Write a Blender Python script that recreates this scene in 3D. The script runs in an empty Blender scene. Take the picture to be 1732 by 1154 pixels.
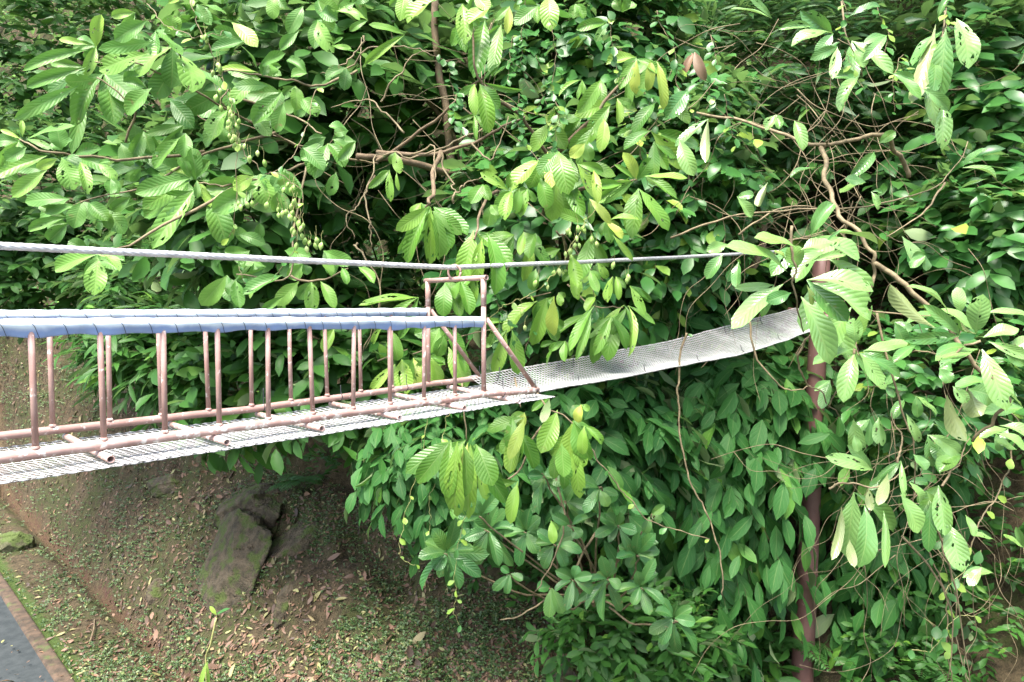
import bpy, math, random
import numpy as np
from mathutils import Vector

R = math.radians
SC = bpy.context.scene
COL = SC.collection
rng = np.random.default_rng(11)
random.seed(5)

# ------------------------------------------------------------------ camera
F = 1170.0                       # focal length in pixels of the 1732 px wide photograph
PITCH = R(2.74)
CAM = np.array([0.0, 0.0, 6.0])
cd = bpy.data.cameras.new("camera")
cd.sensor_width = 36.0
cd.lens = 36.0 * F / 1732.0
cd.clip_start = 0.05
cd.clip_end = 600
cam = bpy.data.objects.new("camera", cd)
cam.location = CAM
cam.rotation_euler = (R(90) - PITCH, 0, 0)
COL.objects.link(cam)
SC.camera = cam

# ------------------------------------------------------------------ light
SUN_EL, SUN_AZ = R(64), R(205)   # azimuth measured from +Y clockwise: behind the camera, a little left
w = bpy.data.worlds.new("World")
SC.world = w
w.use_nodes = True
nt = w.node_tree
bg = nt.nodes["Background"]
sky = nt.nodes.new("ShaderNodeTexSky")
sky.sky_type = 'NISHITA'
sky.sun_disc = False
sky.sun_elevation = SUN_EL
sky.sun_rotation = SUN_AZ
sky.air_density = 1.0
sky.dust_density = 4.0
sky.ozone_density = 0.6
nt.links.new(sky.outputs[0], bg.inputs[0])
bg.inputs[1].default_value = 0.15
sl = bpy.data.lights.new("sun", 'SUN')
sl.energy = 3.0
sl.angle = R(22)
sl.color = (1.0, 0.96, 0.88)
so = bpy.data.objects.new("sun", sl)
sdir = Vector((math.sin(SUN_AZ) * math.cos(SUN_EL), math.cos(SUN_AZ) * math.cos(SUN_EL), math.sin(SUN_EL)))
so.rotation_euler = sdir.to_track_quat('Z', 'Y').to_euler()
so.location = (0, -5, 20)
COL.objects.link(so)
SC.view_settings.view_transform = 'Standard'
SC.view_settings.look = 'None'
SC.view_settings.gamma = 1.0
SC.view_settings.exposure = 2.08
SC.cycles.max_bounces = 6
SC.cycles.transparent_max_bounces = 6
SC.cycles.diffuse_bounces = 3
SC.cycles.glossy_bounces = 2
SC.cycles.transmission_bounces = 3

# ------------------------------------------------------------------ helpers
def ray(px, py):
    cp, sp = math.cos(PITCH), math.sin(PITCH)
    a = (np.asarray(px, float) - 866.0) / F
    b = -(np.asarray(py, float) - 577.0) / F
    return np.stack([a, cp + b * sp, -sp + b * cp], -1)

def at(px, py, Y):
    d = ray(px, py)
    return CAM + d * (np.asarray(Y, float) / d[..., 1])[..., None]

def unit(v):
    return v / np.maximum(np.linalg.norm(v, axis=-1, keepdims=True), 1e-9)

def lat(ix, iy, iz, seed):
    h = (ix * 374761393 + iy * 668265263 + iz * 2147483647 + seed * 1274126177) & 0x7fffffff
    h = (h ^ (h >> 13)) * 1274126177 & 0x7fffffff
    return ((h ^ (h >> 16)) & 0xffff) / 65535.0

def vnoise(x, y, z=0.0, seed=0):
    x, y = np.broadcast_arrays(np.asarray(x, float), np.asarray(y, float))
    z = np.broadcast_to(np.asarray(z, float), x.shape)
    xi, yi, zi = np.floor(x).astype(np.int64), np.floor(y).astype(np.int64), np.floor(z).astype(np.int64)
    fx, fy, fz = x - xi, y - yi, z - zi
    fx, fy, fz = [f * f * (3 - 2 * f) for f in (fx, fy, fz)]
    r = 0
    for a in (0, 1):
        for b in (0, 1):
            for c in (0, 1):
                r = r + lat(xi + a, yi + b, zi + c, seed) * (fx if a else 1 - fx) * (fy if b else 1 - fy) * (fz if c else 1 - fz)
    return r * 2 - 1

def fbm(x, y, z=0.0, seed=0, o=4):
    r, a, f = 0, 0.5, 1.0
    for k in range(o):
        r = r + a * vnoise(np.asarray(x) * f, np.asarray(y) * f, np.asarray(z) * f, seed + k)
        a *= 0.5
        f *= 2.03
    return r

def mesh_obj(name, verts, quads, mat, parent=None, uv=None, col=None, smooth=True):
    me = bpy.data.meshes.new(name)
    verts = np.asarray(verts, np.float32)
    quads = np.asarray(quads, np.int32)
    n = quads.shape[1]
    me.vertices.add(len(verts))
    me.vertices.foreach_set("co", verts.ravel())
    me.loops.add(quads.size)
    me.loops.foreach_set("vertex_index", quads.ravel())
    me.polygons.add(len(quads))
    me.polygons.foreach_set("loop_start", np.arange(0, quads.size, n, dtype=np.int32))
    me.polygons.foreach_set("use_smooth", np.full(len(quads), smooth))
    if uv is not None:
        ul = me.uv_layers.new(name="UVMap")
        ul.data.foreach_set("uv", np.asarray(uv, np.float32)[quads.ravel()].ravel())
    if col is not None:
        ca = me.attributes.new("tint", 'FLOAT_COLOR', 'POINT')
        ca.data.foreach_set("color", np.asarray(col, np.float32).ravel())
    me.update(calc_edges=True)
    me.validate()
    me.materials.append(mat)
    o = bpy.data.objects.new(name, me)
    COL.objects.link(o)
    if parent is not None:
        o.parent = parent
        o.matrix_parent_inverse = parent.matrix_basis.inverted()
    return o

def thing(name, label, cat, loc, group=None):
    o = bpy.data.objects.new(name, None)
    o.empty_display_size = 0.2
    o.location = tuple(float(c) for c in loc)
    COL.objects.link(o)
    return tag(o, label, cat, group)

def tag(o, label=None, cat=None, group=None, kind=None):
    if label: o["label"] = label
    if cat: o["category"] = cat
    if group: o["group"] = group
    if kind: o["kind"] = kind
    return o

class Leaves:
    """collects leaf blades; each is a curved, folded strip with its own size, bend and tint"""
    KEYS = ("p", "d", "n", "L", "W", "bend", "fold", "tint", "young", "hole", "side")
    def __init__(s):
        s.a = {k: [] for k in s.KEYS}
    def add(s, p, d, n, L, W, bend=0.4, fold=0.25, tint=0.5, young=0.0, hole=0.0, side=0.0):
        p = np.atleast_2d(p)
        N = len(p)
        s.a["p"].append(p)
        s.a["d"].append(np.broadcast_to(d, (N, 3)))
        s.a["n"].append(np.broadcast_to(n, (N, 3)))
        for k, v in (("L", L), ("W", W), ("bend", bend), ("fold", fold), ("tint", tint), ("young", young), ("hole", hole), ("side", side)):
            s.a[k].append(np.broadcast_to(np.asarray(v, float), (N,)))
    def count(s):
        return sum(len(x) for x in s.a["p"])
    def build(s, name, mat, parent=None, nt_=5, ns=2, shape=(0.8, 0.7), petiole=0.05, wave=0.05):
        A = {k: np.concatenate(v) for k, v in s.a.items()}
        N = len(A["p"])
        d = unit(A["d"])
        n = unit(A["n"] - d * np.sum(A["n"] * d, -1, keepdims=True))
        S = np.cross(n, d)
        t = np.linspace(0, 1, nt_ + 1)
        sv = np.linspace(-1, 1, ns + 1)
        tt = np.clip((t - petiole) / (1 - petiole), 0, 1)
        wp = tt ** shape[0] * (1 - tt) ** shape[1]
        wp = np.maximum(wp / (shape[0] ** shape[0] * shape[1] ** shape[1] / (shape[0] + shape[1]) ** (shape[0] + shape[1])), 0.03)
        wp[-1] = 0.01
        T, SS = np.meshgrid(t, sv, indexing="ij")
        WP = np.repeat(wp[:, None], ns + 1, 1)
        T, SS, WP = T.ravel(), SS.ravel(), WP.ravel()
        b = np.where(np.abs(A["bend"]) < 0.02, 0.02, A["bend"])[:, None]
        L, W = A["L"][:, None], A["W"][:, None]
        al = L * np.sin(b * T) / b
        zn = -L * (1 - np.cos(b * T)) / b
        ph = rng.uniform(0, 6.28, (N, 1))
        fo = A["fold"][:, None]
        half = 0.5 * W * WP * SS
        lift = np.abs(half) * np.sin(fo) + wave * W * WP * np.abs(SS) * np.sin(T * 9 + ph + 2.2 * np.sign(SS))
        latv = half * np.cos(fo) + A["side"][:, None] * L * T * T
        cb, sb = np.cos(b * T), np.sin(b * T)
        dn, nn = al + lift * sb, zn + lift * cb
        V = A["p"][:, None, :] + d[:, None, :] * dn[..., None] + n[:, None, :] * nn[..., None] + S[:, None, :] * latv[..., None]
        M = (nt_ + 1) * (ns + 1)
        q = []
        for i in range(nt_):
            for j in range(ns):
                k = i * (ns + 1) + j
                q.append((k, k + ns + 1, k + ns + 2, k + 1))
        q = np.array(q)
        Q = (q[None] + (np.arange(N) * M)[:, None, None]).reshape(-1, 4)
        uv = np.tile(np.stack([T, SS * 0.5 + 0.5], -1), (N, 1))
        col = np.stack([A["tint"], A["young"], A["hole"], np.ones(N)], -1)
        col = np.repeat(col, M, 0)
        return mesh_obj(name, V.reshape(-1, 3), Q, mat, parent, uv, col)

def spline(P, m=6):
    P = np.asarray(P, float)
    if len(P) < 3:
        return P
    E = np.vstack([2 * P[0] - P[1], P, 2 * P[-1] - P[-2]])
    out = []
    for i in range(1, len(E) - 2):
        p0, p1, p2, p3 = E[i - 1], E[i], E[i + 1], E[i + 2]
        for k in range(m):
            t = k / m
            out.append(0.5 * ((2 * p1) + (p2 - p0) * t + (2 * p0 - 5 * p1 + 4 * p2 - p3) * t * t + (3 * p1 - p0 - 3 * p2 + p3) * t ** 3))
    out.append(P[-1])
    return np.array(out)

class Tubes:
    def __init__(s):
        s.v, s.q, s.n = [], [], 0
    def add(s, P, r0, r1=None, sides=6, prof=None, twist=0.0, cap=True):
        P = np.asarray(P, float)
        K = len(P)
        r1 = r0 if r1 is None else r1
        rad = np.linspace(r0, r1, K) if np.isscalar(r0) else np.asarray(r0)
        T = np.gradient(P, axis=0) if K > 2 else np.repeat((P[1] - P[0])[None], K, 0)
        T = unit(T)
        u = np.cross(T[0], (0, 0, 1.0))
        if np.linalg.norm(u) < 0.05:
            u = np.cross(T[0], (0, 1.0, 0))
        u = unit(u)
        U = np.empty_like(P)
        for i in range(K):
            u = u - T[i] * np.dot(u, T[i])
            u = u / max(np.linalg.norm(u), 1e-9)
            U[i] = u
        Wv = np.cross(T, U)
        th = np.linspace(0, 2 * np.pi, sides, endpoint=False)
        pr = np.ones(sides) if prof is None else prof(th)
        tw = twist * np.concatenate([[0], np.cumsum(np.linalg.norm(np.diff(P, axis=0), axis=1))])
        ang = th[None] + tw[:, None]
        V = P[:, None] + rad[:, None, None] * pr[None, :, None] * (np.cos(ang)[..., None] * U[:, None] + np.sin(ang)[..., None] * Wv[:, None])
        base = s.n
        s.v.append(V.reshape(-1, 3))
        i = np.arange(K - 1)[:, None] * sides
        j = np.arange(sides)[None]
        j2 = (j + 1) % sides
        q = np.stack([i + j, i + j2, i + sides + j2, i + sides + j], -1).reshape(-1, 4) + base
        s.q.append(q)
        s.n += K * sides
        if cap and sides == 4:
            s.q.append(np.array([[base + 3, base + 2, base + 1, base], [base + (K - 1) * 4 + k for k in range(4)]]))
        elif cap:
            for o, flip in ((base, True), (base + (K - 1) * sides, False)):
                c = V[0].mean(0) if flip else V[-1].mean(0)
                s.v.append(c[None])
                ci = s.n
                s.n += 1
                for k in range(0, sides - 1, 2):
                    f = [ci, o + k, o + k + 1, o + (k + 2) % sides]
                    s.q.append(np.array([f[::-1] if flip else f]))
    def pipe(s, P, r, wall=0.18, sides=14, prof=None):
        """open-ended pipe: outer skin, inner skin and the ring between them"""
        P = np.asarray(P, float)
        b0 = s.n
        s.add(P, r, r, sides, prof, cap=False)
        K = len(P)
        b1 = s.n
        s.add(P, r * (1 - wall), r * (1 - wall), sides, prof, cap=False)
        s.q[-1] = s.q[-1][:, ::-1]
        j = np.arange(sides)
        j2 = (j + 1) % sides
        s.q.append(np.stack([b0 + j, b1 + j, b1 + j2, b0 + j2], -1))
        e = (K - 1) * sides
        s.q.append(np.stack([b0 + e + j, b0 + e + j2, b1 + e + j2, b1 + e + j], -1))
    def build(s, name, mat, parent=None, smooth=True):
        return mesh_obj(name, np.concatenate(s.v), np.concatenate(s.q), mat, parent, smooth=smooth)

# ------------------------------------------------------------------ materials
def new_mat(name):
    m = bpy.data.materials.new(name)
    m.use_nodes = True
    t = m.node_tree
    return m, t, t.nodes["Principled BSDF"]

def N_(t, kind, **kw):
    n = t.nodes.new(kind)
    for k, v in kw.items():
        if k in ("operation", "blend_type", "data_type", "attribute_name", "noise_dimensions", "use_clamp", "feature", "distance"):
            setattr(n, k, v)
        else:
            n.inputs[k].default_value = v
    return n

def math_(t, op, a, b=None, clamp=False):
    n = t.nodes.new("ShaderNodeMath")
    n.operation = op
    n.use_clamp = clamp
    for i, v in enumerate((a, b)):
        if v is None:
            continue
        if isinstance(v, (int, float)):
            n.inputs[i].default_value = v
        else:
            t.links.new(v, n.inputs[i])
    return n.outputs[0]

def mix_(t, fac, a, b, blend='MIX'):
    n = t.nodes.new("ShaderNodeMix")
    n.data_type = 'RGBA'
    n.blend_type = blend
    for sock, v in ((n.inputs[0], fac), (n.inputs[6], a), (n.inputs[7], b)):
        if isinstance(v, (int, float)):
            sock.default_value = v
        elif isinstance(v, tuple):
            sock.default_value = v + (1.0,)
        else:
            t.links.new(v, sock)
    return n.outputs[2]

def noise_(t, scale, detail=4, vec=None, rough=0.55):
    n = t.nodes.new("ShaderNodeTexNoise")
    n.inputs["Scale"].default_value = scale
    n.inputs["Detail"].default_value = detail
    n.inputs["Roughness"].default_value = rough
    if vec is None:
        c = t.nodes.new("ShaderNodeTexCoord")
        vec = c.outputs["Object"]
    t.links.new(vec, n.inputs["Vector"])
    return n.outputs[0]

def ramp_(t, v, lo, hi):
    n = t.nodes.new("ShaderNodeMapRange")
    n.interpolation_type = 'SMOOTHSTEP'
    n.inputs["From Min"].default_value = lo
    n.inputs["From Max"].default_value = hi
    t.links.new(v, n.inputs["Value"])
    return n.outputs[0]

def leaf_mat(name, dark, light, young, rough=0.35, veins=9, trans=0.3, back=(0.20, 0.26, 0.13), holes=False, spec=0.5, corr=0.35):
    m, t, b = new_mat(name)
    L = t.links
    at_ = N_(t, "ShaderNodeAttribute", attribute_name="tint")
    sp = t.nodes.new("ShaderNodeSeparateColor")
    L.new(at_.outputs["Color"], sp.inputs[0])
    r, g, bl = sp.outputs
    c = mix_(t, r, dark, light)
    uv = t.nodes.new("ShaderNodeUVMap")
    xyz = t.nodes.new("ShaderNodeSeparateXYZ")
    L.new(uv.outputs[0], xyz.inputs[0])
    U, V = xyz.outputs[0], xyz.outputs[1]
    a = math_(t, 'ABSOLUTE', math_(t, 'SUBTRACT', math_(t, 'MULTIPLY', V, 2.0), 1.0))
    c = mix_(t, g, c, young)
    if veins:
        ph = math_(t, 'SUBTRACT', math_(t, 'MULTIPLY', U, float(veins)), math_(t, 'MULTIPLY', a, 2.1))
        tri = math_(t, 'PINGPONG', ph, 0.5)
        vm = ramp_(t, tri, 0.07, 0.0)
        mid = ramp_(t, a, 0.07, 0.02)
        vmask = math_(t, 'MAXIMUM', math_(t, 'MULTIPLY', vm, 0.55), mid)
        lightv = mix_(t, 0.5, c, (0.33, 0.42, 0.16))
        c = mix_(t, math_(t, 'MULTIPLY', vmask, 0.5), c, lightv)
        h = math_(t, 'MULTIPLY', math_(t, 'ABSOLUTE', math_(t, 'SINE', math_(t, 'MULTIPLY', ph, math.pi))), 1.0)
        h = math_(t, 'MULTIPLY', h, ramp_(t, a, 0.0, 0.25))
        bp = N_(t, "ShaderNodeBump", Strength=corr, Distance=0.012)
        L.new(h, bp.inputs["Height"])
        L.new(bp.outputs[0], b.inputs["Normal"])
    # blotches and wear on the blade
    nz = noise_(t, 7.0, 3)
    c = mix_(t, math_(t, 'MULTIPLY', ramp_(t, nz, 0.45, 0.8), 0.3), c, tuple(0.55 * x for x in light))
    if holes or veins >= 10:
        # brown spots and scorched patches
        sp1 = noise_(t, 22.0, 4)
        sp2 = noise_(t, 4.0, 3)
        sm = math_(t, 'MULTIPLY', ramp_(t, sp1, 0.60, 0.70), ramp_(t, sp2, 0.5, 0.66))
        c = mix_(t, math_(t, 'MULTIPLY', sm, 0.75), c, (0.20, 0.15, 0.06))
        sp3 = noise_(t, 2.4, 3)
        c = mix_(t, math_(t, 'MULTIPLY', ramp_(t, sp3, 0.50, 0.75), 0.5), c, (0.15, 0.27, 0.04))
    geo = t.nodes.new("ShaderNodeNewGeometry")
    c = mix_(t, math_(t, 'MULTIPLY', geo.outputs["Backfacing"], 0.75), c, back)
    L.new(c, b.inputs["Base Color"])
    b.inputs["Roughness"].default_value = rough
    b.inputs["Specular IOR Level"].default_value = spec
    tr = t.nodes.new("ShaderNodeBsdfTranslucent")
    tc = mix_(t, 0.5, c, (0.17, 0.40, 0.06), 'MIX')
    L.new(tc, tr.inputs[0])
    ms = N_(t, "ShaderNodeMixShader", Fac=trans)
    L.new(b.outputs[0], ms.inputs[1])
    L.new(tr.outputs[0], ms.inputs[2])
    out = t.nodes["Material Output"]
    last = ms.outputs[0]
    if holes:
        cv = t.nodes.new("ShaderNodeCombineXYZ")
        L.new(math_(t, 'MULTIPLY', U, 3.2), cv.inputs[0])
        L.new(math_(t, 'MULTIPLY', V, 1.7), cv.inputs[1])
        L.new(math_(t, 'MULTIPLY', r, 91.0), cv.inputs[2])
        hn = noise_(t, 1.6, 2, cv.outputs[0])
        hm = math_(t, 'MULTIPLY', math_(t, 'GREATER_THAN', hn, 0.65), math_(t, 'GREATER_THAN', bl, 0.5))
        ts = t.nodes.new("ShaderNodeBsdfTransparent")
        m2 = t.nodes.new("ShaderNodeMixShader")
        L.new(hm, m2.inputs[0])
        L.new(last, m2.inputs[1])
        L.new(ts.outputs[0], m2.inputs[2])
        last = m2.outputs[0]
    L.new(last, out.inputs[0])
    return m

def solid_mat(name, c1, c2, scale=8.0, rough=0.6, bump=0.2, spec=0.4, metallic=0.0, c3=None, s3=40.0, t3=(0.62, 0.7), bdist=0.01):
    m, t, b = new_mat(name)
    n = noise_(t, scale, 6)
    c = mix_(t, ramp_(t, n, 0.3, 0.7), c1, c2)
    if c3:
        n3 = noise_(t, s3, 4)
        c = mix_(t, ramp_(t, n3, *t3), c, c3)
    t.links.new(c, b.inputs["Base Color"])
    b.inputs["Roughness"].default_value = rough
    b.inputs["Metallic"].default_value = metallic
    b.inputs["Specular IOR Level"].default_value = spec
    if bump:
        nb = noise_(t, scale * 4, 5)
        bp = N_(t, "ShaderNodeBump", Strength=bump, Distance=bdist)
        t.links.new(nb, bp.inputs["Height"])
        t.links.new(bp.outputs[0], b.inputs["Normal"])
    return m

M_BIG = leaf_mat("big_leaf", (0.042, 0.135, 0.024), (0.125, 0.30, 0.055), (0.27, 0.43, 0.07), 0.42, 11, 0.3, holes=True, corr=0.2, spec=0.38)
M_PALE = leaf_mat("overlit_glossy_leaf", (0.05, 0.16, 0.035), (0.14, 0.31, 0.09), (0.30, 0.40, 0.11), 0.25, 11, 0.25, back=(0.26, 0.29, 0.13), holes=True, corr=0.2, spec=0.6)  # paler green stands in for overexposed light on these leaves
M_DROOP = leaf_mat("drooping_leaf", (0.045, 0.145, 0.018), (0.12, 0.29, 0.035), (0.33, 0.40, 0.07), 0.38, 12, 0.3, holes=True, corr=0.24, spec=0.38)
M_ROS = leaf_mat("rosette_leaf", (0.022, 0.10, 0.026), (0.06, 0.20, 0.05), (0.25, 0.33, 0.07), 0.33, 10, 0.22)
M_VINE = leaf_mat("vine_leaf", (0.018, 0.082, 0.018), (0.05, 0.17, 0.036), (0.12, 0.28, 0.04), 0.55, 5, 0.3, corr=0.15, spec=0.22)
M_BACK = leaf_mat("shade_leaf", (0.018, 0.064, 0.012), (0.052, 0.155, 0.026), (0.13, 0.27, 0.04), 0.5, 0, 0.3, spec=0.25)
M_SMALL = leaf_mat("small_glossy_leaf", (0.02, 0.085, 0.02), (0.055, 0.17, 0.035), (0.25, 0.38, 0.06), 0.38, 0, 0.28, spec=0.35)
M_FERN = leaf_mat("fern_leaf", (0.02, 0.085, 0.016), (0.05, 0.15, 0.025), (0.13, 0.26, 0.04), 0.5, 0, 0.3)
M_FRUIT = leaf_mat("winged_fruit", (0.25, 0.42, 0.09), (0.38, 0.55, 0.16), (0.52, 0.58, 0.24), 0.4, 0, 0.35)
M_WEED = leaf_mat("bank_weed", (0.026, 0.06, 0.016), (0.065, 0.115, 0.034), (0.18, 0.22, 0.07), 0.5, 0, 0.2)
M_LITTER = leaf_mat("fallen_leaf", (0.04, 0.025, 0.016), (0.19, 0.105, 0.062), (0.24, 0.24, 0.09), 0.6, 0, 0.05, back=(0.15, 0.105, 0.065))
M_TWIG = solid_mat("twig_bark", (0.10, 0.078, 0.042), (0.22, 0.175, 0.10), 14, 0.75, 0.3)
M_BARK = solid_mat("tree_bark", (0.085, 0.058, 0.034), (0.165, 0.12, 0.072), 10, 0.8, 0.5, c3=(0.10, 0.13, 0.05), s3=5)
M_GTWIG = solid_mat("green_twig", (0.22, 0.24, 0.08), (0.34, 0.32, 0.13), 14, 0.6, 0.1)
M_DTWIG = solid_mat("dark_stem", (0.06, 0.045, 0.025), (0.12, 0.09, 0.05), 12, 0.8, 0.3)
M_PIPE = solid_mat("brown_primer_pipe", (0.27, 0.16, 0.135), (0.37, 0.245, 0.215), 9, 0.5, 0.12, c3=(0.60, 0.52, 0.48), s3=34, t3=(0.60, 0.70), bdist=0.003)
M_RAIL = solid_mat("scuffed_rail_pipe", (0.30, 0.18, 0.155), (0.44, 0.31, 0.28), 9, 0.5, 0.12, c3=(0.72, 0.66, 0.62), s3=26, t3=(0.52, 0.66), bdist=0.003)
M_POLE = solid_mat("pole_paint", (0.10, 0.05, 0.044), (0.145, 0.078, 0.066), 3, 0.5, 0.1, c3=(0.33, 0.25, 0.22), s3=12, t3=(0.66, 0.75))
M_NET = solid_mat("net_cord", (0.50, 0.49, 0.50), (0.68, 0.67, 0.68), 20, 0.6, 0.0)
M_NETFAR = solid_mat("grey_net_cord", (0.42, 0.43, 0.42), (0.60, 0.61, 0.60), 3, 0.6, 0.0)
M_NETEDGE = solid_mat("net_edge_rope", (0.22, 0.23, 0.22), (0.40, 0.40, 0.39), 30, 0.7, 0.2)
def tarp_mat():
    # blue sheeting; overexposed light on top of the roll is painted pale, blue underneath
    m, t, b = new_mat("blue_tarp")
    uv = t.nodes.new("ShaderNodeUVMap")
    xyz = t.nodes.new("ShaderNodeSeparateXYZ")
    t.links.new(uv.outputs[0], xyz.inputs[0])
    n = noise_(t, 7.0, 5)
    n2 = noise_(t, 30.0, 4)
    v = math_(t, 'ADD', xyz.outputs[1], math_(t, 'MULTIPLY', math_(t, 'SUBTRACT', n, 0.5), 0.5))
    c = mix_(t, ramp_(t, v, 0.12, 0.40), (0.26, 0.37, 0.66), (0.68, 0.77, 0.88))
    c = mix_(t, math_(t, 'MULTIPLY', ramp_(t, n2, 0.55, 0.75), 0.25), c, (0.30, 0.36, 0.50))
    t.links.new(c, b.inputs["Base Color"])
    b.inputs["Roughness"].default_value = 0.42
    bp = N_(t, "ShaderNodeBump", Strength=0.35, Distance=0.012)
    t.links.new(n, bp.inputs["Height"])
    t.links.new(bp.outputs[0], b.inputs["Normal"])
    return m
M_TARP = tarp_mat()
M_TIE = solid_mat("black_tie", (0.015, 0.015, 0.02), (0.03, 0.03, 0.04), 20, 0.5, 0.0)
M_CABLE = solid_mat("galvanised_cable", (0.42, 0.42, 0.44), (0.62, 0.62, 0.64), 25, 0.42, 0.1, metallic=0.35)
M_ROCK = solid_mat("mossy_rock", (0.040, 0.033, 0.020), (0.105, 0.082, 0.052), 6.0, 0.95, 1.0, c3=(0.058, 0.080, 0.018), s3=4.5, t3=(0.46, 0.62), bdist=0.05)
M_BOULDER = solid_mat("green_boulder", (0.045, 0.05, 0.022), (0.09, 0.085, 0.048), 6, 0.9, 0.6, c3=(0.055, 0.08, 0.018), s3=4, t3=(0.42, 0.55), bdist=0.03)
M_ROAD = solid_mat("asphalt", (0.018, 0.024, 0.026), (0.034, 0.041, 0.043), 5, 0.85, 0.6, c3=(0.075, 0.08, 0.08), s3=160, t3=(0.60, 0.72), bdist=0.006)
M_KERB = solid_mat("stained_concrete", (0.036, 0.027, 0.018), (0.088, 0.058, 0.038), 7, 0.9, 0.7, c3=(0.06, 0.075, 0.025), s3=4, t3=(0.55, 0.68))

def ground_mat():
    m, t, b = new_mat("bank_soil")
    L = t.links
    n1 = noise_(t, 0.8, 6, rough=0.6)
    n2 = noise_(t, 9.0, 6, rough=0.65)
    n3 = noise_(t, 38.0, 4, rough=0.7)
    c = mix_(t, ramp_(t, n2, 0.32, 0.68), (0.034, 0.028, 0.016), (0.092, 0.070, 0.041))
    c = mix_(t, ramp_(t, n3, 0.5, 0.7), c, (0.105, 0.075, 0.045))
    c = mix_(t, ramp_(t, n3, 0.42, 0.3), c, (0.03, 0.025, 0.015))
    moss = math_(t, 'MULTIPLY', ramp_(t, n1, 0.42, 0.58), ramp_(t, n2, 0.36, 0.58))
    c = mix_(t, math_(t, 'MULTIPLY', moss, 0.8), c, (0.036, 0.052, 0.014))
    tc = t.nodes.new("ShaderNodeTexCoord")
    xyz = t.nodes.new("ShaderNodeSeparateXYZ")
    L.new(tc.outputs["Object"], xyz.inputs[0])
    u = math_(t, 'MULTIPLY', math_(t, 'ADD', xyz.outputs[0], xyz.outputs[1]), 0.70711)
    wob = math_(t, 'MULTIPLY', math_(t, 'SUBTRACT', n2, 0.5), 0.35)
    uw = math_(t, 'ADD', u, wob)
    strip = math_(t, 'MULTIPLY', ramp_(t, uw, 2.98, 2.80), ramp_(t, n3, 0.25, 0.5))
    c = mix_(t, math_(t, 'MULTIPLY', strip, 0.9), c, (0.040, 0.072, 0.014))
    d1 = math_(t, 'ABSOLUTE', math_(t, 'SUBTRACT', uw, 4.0))
    dd = math_(t, 'MULTIPLY', ramp_(t, d1, 0.16, 0.03), ramp_(t, n1, 0.42, 0.55))
    c = mix_(t, math_(t, 'MULTIPLY', dd, 0.4), c, (0.10, 0.035, 0.035))
    L.new(c, b.inputs["Base Color"])
    b.inputs["Roughness"].default_value = 0.95
    b.inputs["Specular IOR Level"].default_value = 0.2
    hh = math_(t, 'ADD', math_(t, 'MULTIPLY', n2, 1.0), math_(t, 'MULTIPLY', n3, 0.5))
    bp = N_(t, "ShaderNodeBump", Strength=0.9, Distance=0.06)
    L.new(hh, bp.inputs["Height"])
    L.new(bp.outputs[0], b.inputs["Normal"])
    return m
M_SOIL = ground_mat()

# ------------------------------------------------------------------ terrain
# the road runs along (1,-1); u is the distance across it, the bank rises beyond the ditch at u = 4
POLE_XY = None
def terrain(X, Y):
    X, Y = np.asarray(X, float), np.asarray(Y, float)
    u = (X + Y) * 0.70710678
    v = (X - Y) * 0.70710678
    wl = (Y - (13.2 - 0.55 * X)) / 1.14
    a = np.maximum(u - 4.0, 0)
    t = np.where(wl < 0, a / np.maximum(a - wl, 1e-6), 1.0)
    bank = 5.4 * t ** (0.95 + 0.5 * np.clip((X + 6.0) / 6.0, 0, 1)) + np.maximum(wl, 0) * 2.3 * (u > 4)
    bank = np.where(u > 4.0, bank, 0)
    bank = np.minimum(bank, 60.0)
    gul = 4.4 * np.exp(-(((X - 4.1) / 2.6) ** 2 + ((Y - 8.3) / 2.7) ** 2))
    bank = np.where(u > 4, np.maximum(bank - gul, 0.0), bank)
    rough = np.clip(a / 1.2, 0, 1)
    bank = bank + rough * (0.55 * fbm(X * 0.55, Y * 0.55, bank * 0.4, 3, 5) + 0.26 * fbm(X * 2.3, Y * 2.3, bank * 1.5, 9, 4))
    # ledges in the bank face
    bank = bank + rough * 0.15 * np.sin(bank * 6.5 + 3.5 * fbm(X * 0.6, Y * 0.6, 0, 21, 2))
    ditch = -0.20 * np.exp(-((u - 3.95) / 0.16) ** 2)
    verge = 0.05 * np.clip((u - 2.70) / 0.2, 0, 1) + 0.05 * fbm(X * 2.2, Y * 2.2, 0, 31, 4) * np.clip((u - 2.75) / 0.3, 0, 1)
    under = np.where(u < 2.69, -0.03, 0)
    return bank + ditch + verge + under

def hit(px, py, y0=2.0, y1=45.0, step=0.06):
    """where view rays of the photograph meet the bank"""
    px, py = np.atleast_1d(np.asarray(px, float)), np.atleast_1d(np.asarray(py, float))
    d = ray(px, py)
    d = d / d[:, 1:2]
    Yh = np.full(len(px), y1)
    done = np.zeros(len(px), bool)
    act = np.arange(len(px))
    st = 0.25
    for Y in np.arange(y0, y1, st):
        P = CAM + d[act] * Y
        below = P[:, 2] < terrain(P[:, 0], P[:, 1])
        Yh[act[below]] = Y
        done[act[below]] = True
        act = act[~below]
        if not len(act):
            break
    for k in range(5):
        st *= 0.5
        P = CAM + d * (Yh - st)[:, None]
        below = (P[:, 2] < terrain(P[:, 0], P[:, 1])) & done
        Yh = np.where(below, Yh - st, Yh)
    P = CAM + d * Yh[:, None]
    P[:, 2] = np.where(done, terrain(P[:, 0], P[:, 1]), P[:, 2])
    return P, done

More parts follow.
